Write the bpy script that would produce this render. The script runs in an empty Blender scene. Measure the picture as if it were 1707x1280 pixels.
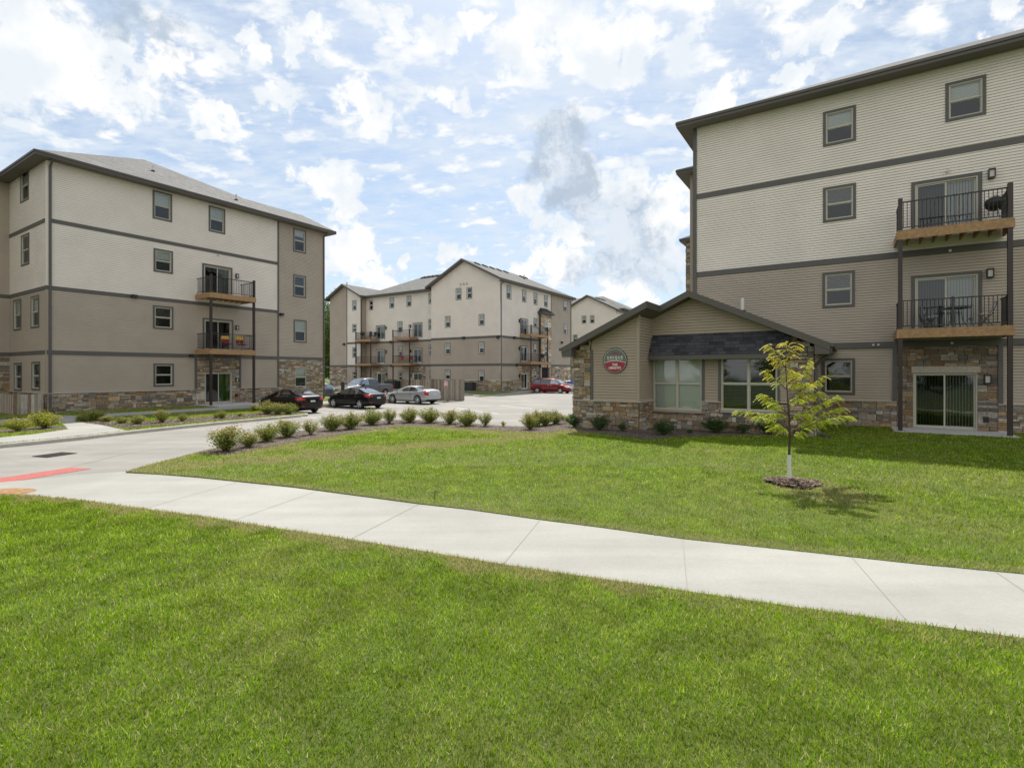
import bpy, bmesh, math, random
import numpy as np
from mathutils import Vector, Matrix
from mathutils.geometry import delaunay_2d_cdt
random.seed(7); RS = np.random.RandomState(11)
SC = bpy.context.scene; COL = SC.collection; R = math.radians

# ---------------- camera, world, sun, exposure ----------------
CZ, FP, PX, PY = 2.5, 864.0, 853.5, 620.0      # camera height, focal length and principal point in photo pixels
cam = bpy.data.objects.new('camera', bpy.data.cameras.new('camera')); COL.objects.link(cam); SC.camera = cam
cam.location = (0, 0, CZ); cam.rotation_euler = (R(90), 0, 0)
cam.data.sensor_width = 36; cam.data.lens = 36*FP/1707; cam.data.shift_y = -(640-PY)/1707.0
cam.data.clip_end = 3000; cam.data.clip_start = .05
SC.render.resolution_x = 1024; SC.render.resolution_y = 767
SC.view_settings.view_transform = 'Standard'; SC.view_settings.look = 'None'
SC.view_settings.exposure = 0.24; SC.view_settings.gamma = 1
SUN_EL, SUN_AZ = 53.5, 0.0     # azimuth from +Y towards +X: the sun stands behind the buildings
sun = bpy.data.objects.new('sun', bpy.data.lights.new('sun', 'SUN')); COL.objects.link(sun)
sun.data.energy = 5.0; sun.data.angle = R(.55); sun.data.color = (1, .955, .88)
sd = Vector((math.sin(R(SUN_AZ))*math.cos(R(SUN_EL)), math.cos(R(SUN_AZ))*math.cos(R(SUN_EL)), math.sin(R(SUN_EL))))
sun.rotation_euler = sd.to_track_quat('Z', 'Y').to_euler(); sun.location = (0, 60, 80)

def node(nt, typ, ins=None, **kw):
    n = nt.nodes.new(typ)
    for k, v in kw.items(): setattr(n, k, v)
    for k, v in (ins or {}).items():
        if hasattr(v, 'is_linked'): nt.links.new(v, n.inputs[k])
        else: n.inputs[k].default_value = v
    return n
def mathn(nt, op, a, b=0, c=None, clamp=False):
    i = {0: a, 1: b}
    if c is not None: i[2] = c
    return node(nt, 'ShaderNodeMath', i, operation=op, use_clamp=clamp).outputs[0]
def maprange(nt, v, a, b, c=0, d=1, smooth=True):
    return node(nt, 'ShaderNodeMapRange', {0: v, 1: a, 2: b, 3: c, 4: d}, interpolation_type='SMOOTHSTEP' if smooth else 'LINEAR').outputs[0]
def mixc(nt, f, a, b, mode='MIX'):
    n = nt.nodes.new('ShaderNodeMix'); n.data_type = 'RGBA'; n.blend_type = mode
    for k, v in ((0, f), (6, a), (7, b)):
        if hasattr(v, 'is_linked'): nt.links.new(v, n.inputs[k])
        else: n.inputs[k].default_value = (tuple(v)+(1,) if (k > 5 and len(v) == 3) else v)
    return n.outputs[2]

def make_world():
    w = bpy.data.worlds.new('World'); SC.world = w; w.use_nodes = True
    nt = w.node_tree; nt.nodes.clear()
    sky = node(nt, 'ShaderNodeTexSky', sky_type='NISHITA', sun_disc=False)
    sky.sun_elevation = R(SUN_EL); sky.sun_rotation = R(SUN_AZ); sky.altitude = 200; sky.air_density = 1.0; sky.dust_density = 1.2; sky.ozone_density = 1.3
    tc = node(nt, 'ShaderNodeTexCoord').outputs['Generated']
    sep = node(nt, 'ShaderNodeSeparateXYZ', {0: tc})
    # high thin ripple cloud, laid on a flat layer overhead
    zz = mathn(nt, 'ADD', mathn(nt, 'MAXIMUM', sep.outputs[2], 0), .16)
    px = mathn(nt, 'DIVIDE', sep.outputs[0], zz); py = mathn(nt, 'DIVIDE', sep.outputs[1], zz)
    lay = node(nt, 'ShaderNodeCombineXYZ', {0: px, 1: py}).outputs[0]
    mp = node(nt, 'ShaderNodeMapping', {'Vector': lay, 'Rotation': (0, 0, R(25)), 'Scale': (1.0, 1.9, 1)}).outputs[0]
    n1 = node(nt, 'ShaderNodeTexNoise', {'Vector': mp, 'Scale': 5.5, 'Detail': 8, 'Roughness': .62, 'Distortion': .25}).outputs[0]
    n2 = node(nt, 'ShaderNodeTexNoise', {'Vector': lay, 'Scale': .55, 'Detail': 3, 'Roughness': .5}).outputs[0]
    wv = node(nt, 'ShaderNodeTexNoise', {'Vector': node(nt, 'ShaderNodeMapping', {'Vector': lay, 'Rotation': (0, 0, R(-8)), 'Scale': (1.0, 3.4, 1)}).outputs[0], 'Scale': 17, 'Detail': 4, 'Roughness': .6, 'Distortion': .4}).outputs[0]
    rip = mathn(nt, 'ADD', mathn(nt, 'MULTIPLY', n1, .8), mathn(nt, 'MULTIPLY', wv, .16))
    rip = mathn(nt, 'ADD', rip, mathn(nt, 'MULTIPLY', mathn(nt, 'SUBTRACT', n2, .5), .6))
    thin = maprange(nt, rip, .28, .66, .22, .90)
    # heaped cloud: warped direction, centres below
    wn = node(nt, 'ShaderNodeTexNoise', {'Vector': tc, 'Scale': 9, 'Detail': 7, 'Roughness': .55}).outputs[1]
    wn2 = node(nt, 'ShaderNodeVectorMath', {0: wn, 1: (.5, .5, .5)}, operation='SUBTRACT').outputs[0]
    wn3 = node(nt, 'ShaderNodeVectorMath', {0: wn2, 'Scale': .19}, operation='SCALE').outputs[0]
    wm = node(nt, 'ShaderNodeTexNoise', {'Vector': tc, 'Scale': 34, 'Detail': 6, 'Roughness': .6}).outputs[1]
    wm = node(nt, 'ShaderNodeVectorMath', {0: node(nt, 'ShaderNodeVectorMath', {0: wm, 1: (.5, .5, .5)}, operation='SUBTRACT').outputs[0], 'Scale': .075}, operation='SCALE').outputs[0]
    wn3 = node(nt, 'ShaderNodeVectorMath', {0: wn3, 1: wm}, operation='ADD').outputs[0]
    dw = node(nt, 'ShaderNodeVectorMath', {0: tc, 1: wn3}, operation='ADD').outputs[0]
    def blobs(lst):
        acc = None
        for (x, y, r) in lst:
            v = Vector(((x-PX)/FP, 1, (PY-y)/FP)); k = v.length; v.normalize()
            dist = node(nt, 'ShaderNodeVectorMath', {0: dw, 1: tuple(v)}, operation='DISTANCE').outputs[1]
            m = maprange(nt, dist, 0, 1.45*r/FP/k, 1, 0)
            acc = m if acc is None else mathn(nt, 'MAXIMUM', acc, m)
        return acc
    heap = blobs([(30, 85, 120), (150, 110, 90), (215, 70, 50), (365, 84, 30), (425, 66, 34), (515, 78, 36), (660, 42, 34), (735, 50, 28), (795, 20, 30), (870, 70, 50), (935, 50, 60), (1000, 70, 75), (1070, 85, 50),
                  (1180, 25, 40), (1290, 50, 34), (1400, 20, 34), (1640, 30, 40), (545, 320, 50), (520, 300, 36), (575, 340, 36), (575, 420, 46), (565, 468, 40), (612, 482, 36), (640, 490, 26), (663, 462, 22), (690, 480, 18), (768, 406, 26), (730, 385, 14),
                  (900, 440, 34), (870, 455, 24), (1125, 395, 48), (1100, 350, 40), (1150, 330, 36), (1060, 492, 34), (1010, 500, 26), (950, 395, 34), (1045, 330, 46), (980, 300, 30), (885, 330, 40), (905, 375, 36), (960, 450, 36), (1110, 320, 36), (330, 190, 50), (470, 170, 36), (620, 200, 50), (760, 160, 40), (1210, 170, 50), (1320, 130, 40),
                  (-300, 200, 180), (-120, 330, 60), (-700, 350, 220), (2100, 200, 220), (1900, 60, 80), (2600, 400, 220)])
    grey = blobs([(930, 258, 74), (955, 310, 60), (985, 350, 44), (1045, 395, 84), (1010, 440, 56), (1090, 430, 62), (225, 22, 50), (-500, 300, 200), (2300, 300, 200)])
    fine = node(nt, 'ShaderNodeTexNoise', {'Vector': tc, 'Scale': 20, 'Detail': 9, 'Roughness': .62}).outputs[0]
    f5 = mathn(nt, 'MULTIPLY', mathn(nt, 'SUBTRACT', fine, .5), 1.5)
    f6 = mathn(nt, 'MULTIPLY', mathn(nt, 'SUBTRACT', fine, .5), 1.1)
    hf = maprange(nt, mathn(nt, 'ADD', heap, f5), .17, .60)
    gf = maprange(nt, mathn(nt, 'ADD', grey, f6), .22, .85, 0, .92)
    # broken puffs of the higher layer, thicker towards the top of the view
    pf = node(nt, 'ShaderNodeTexNoise', {'Vector': node(nt, 'ShaderNodeMapping', {'Vector': lay, 'Rotation': (0, 0, R(30)), 'Scale': (1.0, 1.25, 1)}).outputs[0], 'Scale': 8.5, 'Detail': 9, 'Roughness': .52}).outputs[0]
    pf = mathn(nt, 'ADD', pf, mathn(nt, 'MULTIPLY', mathn(nt, 'SUBTRACT', sep.outputs[2], .35), .35))
    puff = maprange(nt, pf, .515, .66, 0, .95)
    hf = mathn(nt, 'MAXIMUM', hf, puff)
    shade = maprange(nt, node(nt, 'ShaderNodeTexNoise', {'Vector': tc, 'Scale': 13, 'Detail': 5, 'Roughness': .55}).outputs[0], .38, .62)
    over = maprange(nt, sep.outputs[2], .56, .80, 1, .12)       # unseen overhead cloud thinned out to deepen the shade on the ground
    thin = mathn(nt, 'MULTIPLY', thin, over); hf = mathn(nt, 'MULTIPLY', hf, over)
    white = mixc(nt, shade, (8.9, 9.5, 10.1, 1), (11.0, 11.0, 10.9, 1))
    base = mixc(nt, 1.0, sky.outputs[0], (1.25, 1.35, 1.35, 1), 'MULTIPLY')
    c = mixc(nt, thin, base, (8.0, 8.9, 10.0, 1))
    c = mixc(nt, hf, c, white)
    gs = maprange(nt, node(nt, 'ShaderNodeTexNoise', {'Vector': dw, 'Scale': 11, 'Detail': 7, 'Roughness': .6}).outputs[0], .40, .64)
    c = mixc(nt, gf, c, mixc(nt, gs, (5.0, 6.0, 7.3, 1), (8.2, 8.9, 9.7, 1)))
    front = maprange(nt, sep.outputs[1], .05, -.75, 0, .85)      # bright cloud added behind the camera as fill light for the walls
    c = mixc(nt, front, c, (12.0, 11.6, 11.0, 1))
    below = maprange(nt, sep.outputs[2], -.02, .0)
    c = mixc(nt, below, (1.5, 1.6, 1.4, 1), c)
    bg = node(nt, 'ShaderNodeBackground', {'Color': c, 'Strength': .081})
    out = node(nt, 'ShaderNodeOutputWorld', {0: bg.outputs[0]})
make_world()

# ---------------- materials ----------------
MAT = {}
def mat(name, col, rough=.7, metal=0, spec=.5, noise=None, bump=None, **kw):
    """noise=(scale, amount) varies the colour; bump=(scale, strength, distance)"""
    m = bpy.data.materials.new(name); m.use_nodes = True; nt = m.node_tree; b = nt.nodes['Principled BSDF']
    b.inputs['Roughness'].default_value = rough; b.inputs['Metallic'].default_value = metal; b.inputs['Specular IOR Level'].default_value = spec
    tc = node(nt, 'ShaderNodeTexCoord').outputs['Object']
    c = tuple(col)+(1,)
    if noise:
        n = node(nt, 'ShaderNodeTexNoise', {'Vector': tc, 'Scale': noise[0], 'Detail': 6, 'Roughness': .6}).outputs[0]
        f = maprange(nt, n, .3, .7)
        a = noise[1]
        c = mixc(nt, f, tuple(x*(1-a) for x in col)+(1,), tuple(min(1, x*(1+a)) for x in col)+(1,))
        nt.links.new(c, b.inputs['Base Color'])
    else: b.inputs['Base Color'].default_value = c
    if bump:
        n = node(nt, 'ShaderNodeTexNoise', {'Vector': tc, 'Scale': bump[0], 'Detail': 5, 'Roughness': .6}).outputs[0]
        bp = node(nt, 'ShaderNodeBump', {'Height': n, 'Strength': bump[1], 'Distance': bump[2]})
        nt.links.new(bp.outputs[0], b.inputs['Normal'])
    for k, v in kw.items(): b.inputs[k].default_value = v
    MAT[name] = m; return m
mat('cream_siding', (.73, .68, .62), .65, noise=(.7, .04)); mat('taupe_siding', (.405, .348, .285), .65, noise=(.7, .05))
mat('club_siding', (.345, .287, .222), .65, noise=(.9, .05))
mat('cream_trim', (.68, .635, .575), .6); mat('taupe_trim', (.33, .285, .23), .6)
mat('grey_trim', (.095, .09, .086), .6, noise=(2, .05)); mat('fascia', (.085, .078, .068), .5); mat('soffit', (.12, .105, .085), .7)
mat('downspout', (.085, .078, .075), .45)
mat('vinyl', (.44, .43, .36), .45); mat('vinyl_white', (.7, .7, .66), .45)
mat('deck_wood', (.34, .205, .10), .75, noise=(9, .22)); mat('post_brown', (.030, .020, .018), .45); mat('rail_metal', (.030, .026, .025), .45)
mat('mortar', (.13, .12, .105), .95); mat('sill_stone', (.40, .36, .30), .85, noise=(14, .12), bump=(60, .3, .005))
mat('lamp_black', (.02, .018, .017), .4); mat('lens', (.5, .5, .46), .2); mat('dark_interior', (.012, .012, .012), .9)
mat('blind', (.66, .68, .64), .7); mat('curtain', (.36, .40, .38), .8); mat('green_curtain', (.13, .30, .035), .8); mat('dark_curtain', (.10, .10, .10), .8)
mat('kerb', (.42, .40, .36), .85, noise=(3, .12), bump=(40, .2, .004))
mat('slab', (.50, .50, .49), .85, noise=(2, .08), bump=(60, .15, .003))
mat('joint', (.27, .26, .23), .9); mat('paint_white', (.66, .66, .63), .6, noise=(6, .12)); mat('grate', (.04, .038, .036), .6)
mat('tactile', (.40, .10, .085), .7, noise=(8, .12)); mat('rust_soil', (.30, .17, .075), .95, noise=(10, .3), bump=(50, .5, .01))
mat('bark', (.075, .05, .036), .9, noise=(20, .3), bump=(60, .6, .01)); mat('tree_guard', (.62, .64, .62), .5); mat('stem', (.10, .065, .04), .8)
mat('galv', (.32, .33, .33), .4, metal=.6); mat('sign_white', (.7, .7, .68), .5); mat('sign_red', (.45, .025, .03), .5); mat('sign_blue', (.03, .10, .42), .5)
mat('sign_slate', (.115, .145, .135), .5); mat('sign_crimson', (.30, .020, .035), .5); mat('sign_rim', (.03, .035, .035), .4); mat('sign_tan', (.5, .42, .3), .5)
mat('ac_dark', (.035, .038, .045), .6); mat('black_metal', (.015, .015, .015), .4); mat('red_fabric', (.35, .02, .02), .8); mat('yellow_fabric', (.65, .42, .05), .8)
mat('maroon_fabric', (.22, .015, .03), .8); mat('white_cloth', (.62, .64, .66), .7); mat('chrome', (.7, .7, .7), .15, metal=1); mat('tyre', (.018, .018, .018), .85)
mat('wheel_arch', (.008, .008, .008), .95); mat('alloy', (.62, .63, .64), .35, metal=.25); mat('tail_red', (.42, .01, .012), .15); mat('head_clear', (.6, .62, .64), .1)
mat('plate', (.55, .6, .62), .5); mat('plastic_black', (.012, .012, .012), .5); mat('seam', (.01, .01, .01), .8); mat('vent_dark', (.02, .02, .022), .7)
mat('pipe_white', (.6, .6, .6), .5); mat('table_metal', (.035, .04, .042), .4)
def paint(name, col, metal=.0): return mat(name, col, .35, metal=metal, spec=.15, **{'Coat Weight': .55, 'Coat Roughness': .03})
paint('paint_black', (.003, .0032, .004)); paint('paint_silver', (.42, .44, .46), .55); paint('paint_grey', (.10, .10, .108), .4); paint('paint_red', (.19, .008, .015), .2)
paint('paint_white_car', (.72, .73, .74)); paint('paint_bluegrey', (.13, .15, .19), .4)

def glassmat(name, tint, refl=.10, through=.8):
    m = bpy.data.materials.new(name); m.use_nodes = True; nt = m.node_tree; nt.nodes.clear()
    fr = node(nt, 'ShaderNodeFresnel', {'IOR': 1.5}).outputs[0]
    f = mathn(nt, 'ADD', mathn(nt, 'MULTIPLY', fr, 1.0), refl, clamp=True)
    tr = node(nt, 'ShaderNodeBsdfTransparent', {'Color': tuple(tint)+(1,)}).outputs[0]
    nn = node(nt, 'ShaderNodeTexNoise', {'Vector': node(nt, 'ShaderNodeTexCoord').outputs['Object'], 'Scale': 1.3, 'Detail': 1})
    bp = node(nt, 'ShaderNodeBump', {'Height': nn.outputs[0], 'Strength': .12, 'Distance': .05}).outputs[0]
    gl = node(nt, 'ShaderNodeBsdfGlossy', {'Color': (.9, .95, 1, 1), 'Roughness': .015, 'Normal': bp}).outputs[0]
    mx = node(nt, 'ShaderNodeMixShader', {0: f, 1: tr, 2: gl}).outputs[0]
    node(nt, 'ShaderNodeOutputMaterial', {0: mx}); MAT[name] = m
glassmat('glass', (.84, .88, .86), .05); glassmat('screen_glass', (.38, .40, .41), .02); glassmat('car_glass', (.06, .075, .07), .10); glassmat('car_glass_clear', (.22, .30, .28), .32)

def stone_mat():
    m = bpy.data.materials.new('stone'); m.use_nodes = True; nt = m.node_tree; b = nt.nodes['Principled BSDF']
    a = node(nt, 'ShaderNodeAttribute', attribute_name='tone').outputs[0]
    tc = node(nt, 'ShaderNodeTexCoord').outputs['Object']
    n = node(nt, 'ShaderNodeTexNoise', {'Vector': tc, 'Scale': 14, 'Detail': 8, 'Roughness': .68}).outputs[0]
    f = maprange(nt, n, .3, .72, .68, 1.28)
    c = mixc(nt, 1.0, a, node(nt, 'ShaderNodeCombineColor', {0: f, 1: f, 2: f}).outputs[0], 'MULTIPLY')
    nt.links.new(c, b.inputs['Base Color']); b.inputs['Roughness'].default_value = .9
    n2 = node(nt, 'ShaderNodeTexNoise', {'Vector': tc, 'Scale': 30, 'Detail': 8, 'Roughness': .7}).outputs[0]
    nt.links.new(node(nt, 'ShaderNodeBump', {'Height': n2, 'Strength': .7, 'Distance': .02}).outputs[0], b.inputs['Normal']); MAT['stone'] = m
stone_mat()
def shingle(name, c1, c2, c3):
    m = bpy.data.materials.new(name); m.use_nodes = True; nt = m.node_tree; b = nt.nodes['Principled BSDF']
    uv = node(nt, 'ShaderNodeUVMap').outputs[0]
    br = node(nt, 'ShaderNodeTexBrick', {'Vector': uv, 'Color1': tuple(c1)+(1,), 'Color2': tuple(c2)+(1,), 'Mortar': tuple(c3)+(1,), 'Scale': 1.0, 'Mortar Size': .006, 'Mortar Smooth': .2, 'Bias': 0.0, 'Brick Width': .26, 'Row Height': .14}, offset=.37, squash=1.3, squash_frequency=3)
    n = node(nt, 'ShaderNodeTexNoise', {'Vector': uv, 'Scale': 90, 'Detail': 3}).outputs[0]
    nb = node(nt, 'ShaderNodeTexNoise', {'Vector': uv, 'Scale': 1.1, 'Detail': 4}).outputs[0]
    f = mathn(nt, 'MULTIPLY', maprange(nt, n, .25, .75, .72, 1.28), maprange(nt, nb, .3, .7, .9, 1.1))
    c = mixc(nt, 1.0, br.outputs[0], node(nt, 'ShaderNodeCombineColor', {0: f, 1: f, 2: f}).outputs[0], 'MULTIPLY')
    nt.links.new(c, b.inputs['Base Color']); b.inputs['Roughness'].default_value = .9
    sv = node(nt, 'ShaderNodeSeparateXYZ', {0: uv}).outputs[1]
    saw = mathn(nt, 'FRACT', mathn(nt, 'DIVIDE', sv, .14))
    nt.links.new(node(nt, 'ShaderNodeBump', {'Height': mathn(nt, 'SUBTRACT', 1, saw), 'Strength': .6, 'Distance': .01}).outputs[0], b.inputs['Normal']); MAT[name] = m
shingle('shingle', (.17, .168, .16), (.105, .105, .102), (.05, .05, .05)); shingle('shingle_dark', (.060, .063, .075), (.020, .021, .026), (.009, .009, .011))

def wood_mat():
    m = bpy.data.materials.new('fence_wood'); m.use_nodes = True; nt = m.node_tree; b = nt.nodes['Principled BSDF']
    a = node(nt, 'ShaderNodeAttribute', attribute_name='tone').outputs[0]
    tc = node(nt, 'ShaderNodeTexCoord').outputs['Object']
    n = node(nt, 'ShaderNodeTexNoise', {'Vector': node(nt, 'ShaderNodeMapping', {'Vector': tc, 'Scale': (9, 9, 1.2)}).outputs[0], 'Scale': 3, 'Detail': 6, 'Roughness': .7}).outputs[0]
    f = maprange(nt, n, .3, .7, .7, 1.25)
    nt.links.new(mixc(nt, 1.0, a, node(nt, 'ShaderNodeCombineColor', {0: f, 1: f, 2: f}).outputs[0], 'MULTIPLY'), b.inputs['Base Color']); b.inputs['Roughness'].default_value = .9; MAT['fence_wood'] = m
wood_mat()

def concrete(name, col, jr=None, jw=4.6, stain=.12):
    m = bpy.data.materials.new(name); m.use_nodes = True; nt = m.node_tree; b = nt.nodes['Principled BSDF']
    tc = node(nt, 'ShaderNodeTexCoord').outputs['Object']
    n1 = node(nt, 'ShaderNodeTexNoise', {'Vector': tc, 'Scale': .35, 'Detail': 7, 'Roughness': .6}).outputs[0]
    n2 = node(nt, 'ShaderNodeTexNoise', {'Vector': tc, 'Scale': 35, 'Detail': 6, 'Roughness': .7}).outputs[0]
    n3 = node(nt, 'ShaderNodeTexNoise', {'Vector': node(nt, 'ShaderNodeMapping', {'Vector': tc, 'Rotation': (0, 0, R(-57)), 'Scale': (.25, 2.2, 1)}).outputs[0], 'Scale': .8, 'Detail': 5, 'Roughness': .6}).outputs[0]
    f = mathn(nt, 'MULTIPLY', maprange(nt, n1, .3, .7, 1-stain, 1+stain*.5), maprange(nt, n2, .25, .75, .93, 1.07))
    f = mathn(nt, 'MULTIPLY', f, maprange(nt, n3, .3, .7, 1-stain*.7, 1.04))
    c = mixc(nt, 1.0, tuple(col)+(1,), node(nt, 'ShaderNodeCombineColor', {0: f, 1: f, 2: f}).outputs[0], 'MULTIPLY')
    if jr is not None:
        br = node(nt, 'ShaderNodeTexBrick', {'Vector': node(nt, 'ShaderNodeMapping', {'Vector': tc, 'Rotation': (0, 0, R(jr))}).outputs[0], 'Scale': 1, 'Mortar Size': .012, 'Mortar Smooth': .1, 'Brick Width': jw, 'Row Height': jw}, offset=0)
        c = mixc(nt, mathn(nt, 'MULTIPLY', br.outputs[1], .5), c, (.20, .19, .17, 1))
    nt.links.new(c, b.inputs['Base Color']); b.inputs['Roughness'].default_value = .88
    nt.links.new(node(nt, 'ShaderNodeBump', {'Height': n2, 'Strength': .25, 'Distance': .004}).outputs[0], b.inputs['Normal']); MAT[name] = m
concrete('road_concrete', (.285, .272, .245), 33, 4.6, stain=.17); concrete('walk_concrete', (.35, .342, .31), None, stain=.14)

def ground_mat(name, c1, c2, c3, sc=6):
    m = bpy.data.materials.new(name); m.use_nodes = True; nt = m.node_tree; b = nt.nodes['Principled BSDF']
    tc = node(nt, 'ShaderNodeTexCoord').outputs['Object']
    n1 = node(nt, 'ShaderNodeTexNoise', {'Vector': tc, 'Scale': .5, 'Detail': 6, 'Roughness': .6}).outputs[0]
    n2 = node(nt, 'ShaderNodeTexNoise', {'Vector': tc, 'Scale': sc*8, 'Detail': 6, 'Roughness': .75}).outputs[0]
    c = mixc(nt, maprange(nt, n2, .35, .65), tuple(c1)+(1,), tuple(c2)+(1,))
    c = mixc(nt, maprange(nt, n1, .45, .7, 0, .7), c, tuple(c3)+(1,))
    nt.links.new(c, b.inputs['Base Color']); b.inputs['Roughness'].default_value = .95
    nt.links.new(node(nt, 'ShaderNodeBump', {'Height': n2, 'Strength': .8, 'Distance': .03}).outputs[0], b.inputs['Normal']); MAT[name] = m
ground_mat('turf', (.07, .10, .014), (.13, .17, .025), (.17, .16, .055)); ground_mat('mulch', (.045, .032, .025), (.19, .15, .12), (.10, .078, .06), 5)
ground_mat('far_field', (.06, .09, .03), (.09, .12, .04), (.12, .12, .06), .5)

def leafmat(name, ramp, trans=.35, dry=None, rough=.55):
    m = bpy.data.materials.new(name); m.use_nodes = True; nt = m.node_tree; nt.nodes.clear()
    a = node(nt, 'ShaderNodeAttribute', attribute_name='tint').outputs['Fac']
    cr = nt.nodes.new('ShaderNodeValToRGB'); nt.links.new(a, cr.inputs[0]); el = cr.color_ramp.elements
    while len(el) > 1: el.remove(el[-1])
    el[0].position = ramp[0][0]; el[0].color = tuple(ramp[0][1])+(1,)
    for p, c in ramp[1:]: e = el.new(p); e.color = tuple(c)+(1,)
    c = cr.outputs[0]
    if dry:
        tc = node(nt, 'ShaderNodeTexCoord').outputs['Object']
        n1 = node(nt, 'ShaderNodeTexNoise', {'Vector': tc, 'Scale': .55, 'Detail': 5, 'Roughness': .6, 'Distortion': .4}).outputs[0]
        n2 = node(nt, 'ShaderNodeTexNoise', {'Vector': tc, 'Scale': 2.6, 'Detail': 4, 'Roughness': .6}).outputs[0]
        c = mixc(nt, maprange(nt, n1, .50, .70, 0, dry[1]), c, tuple(dry[0])+(1,))
        v = maprange(nt, n2, .3, .7, .70, 1.22)
        c = mixc(nt, 1.0, c, node(nt, 'ShaderNodeCombineColor', {0: v, 1: v, 2: mathn(nt, 'MULTIPLY', v, .95)}).outputs[0], 'MULTIPLY')
        dr = node(nt, 'ShaderNodeAttribute', attribute_name='dry').outputs['Fac']
        c = mixc(nt, dr, c, (.46, .38, .19, 1))
    p = node(nt, 'ShaderNodeBsdfPrincipled', {'Base Color': c, 'Roughness': rough, 'Specular IOR Level': .2}).outputs[0]
    t = node(nt, 'ShaderNodeBsdfTranslucent', {'Color': c}).outputs[0]
    node(nt, 'ShaderNodeOutputMaterial', {0: node(nt, 'ShaderNodeMixShader', {0: trans, 1: p, 2: t}).outputs[0]}); MAT[name] = m
leafmat('grass', [(0, (.070, .155, .006)), (.35, (.185, .32, .008)), (.75, (.335, .46, .022)), (.88, (.48, .52, .13)), (1, (.68, .62, .36))], .55, ((.33, .36, .07), .45))
leafmat('shrub_leaf', [(0, (.08, .13, .02)), (.4, (.21, .28, .045)), (.60, (.44, .44, .10)), (.82, (.50, .40, .16)), (1, (.44, .27, .12))], .3)
leafmat('yellow_shrub_leaf', [(0, (.12, .17, .02)), (.4, (.30, .34, .035)), (.8, (.52, .46, .06)), (1, (.52, .32, .08))], .3)
leafmat('dark_shrub_leaf', [(0, (.025, .06, .016)), (.6, (.05, .11, .022)), (1, (.10, .16, .03))], .3)
leafmat('locust_leaf', [(0, (.22, .34, .02)), (.45, (.42, .50, .03)), (.85, (.66, .56, .06)), (1, (.60, .34, .06))], .45)
leafmat('tree_leaf', [(0, (.05, .10, .015)), (.6, (.12, .19, .03)), (1, (.22, .28, .05))], .3)
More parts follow.
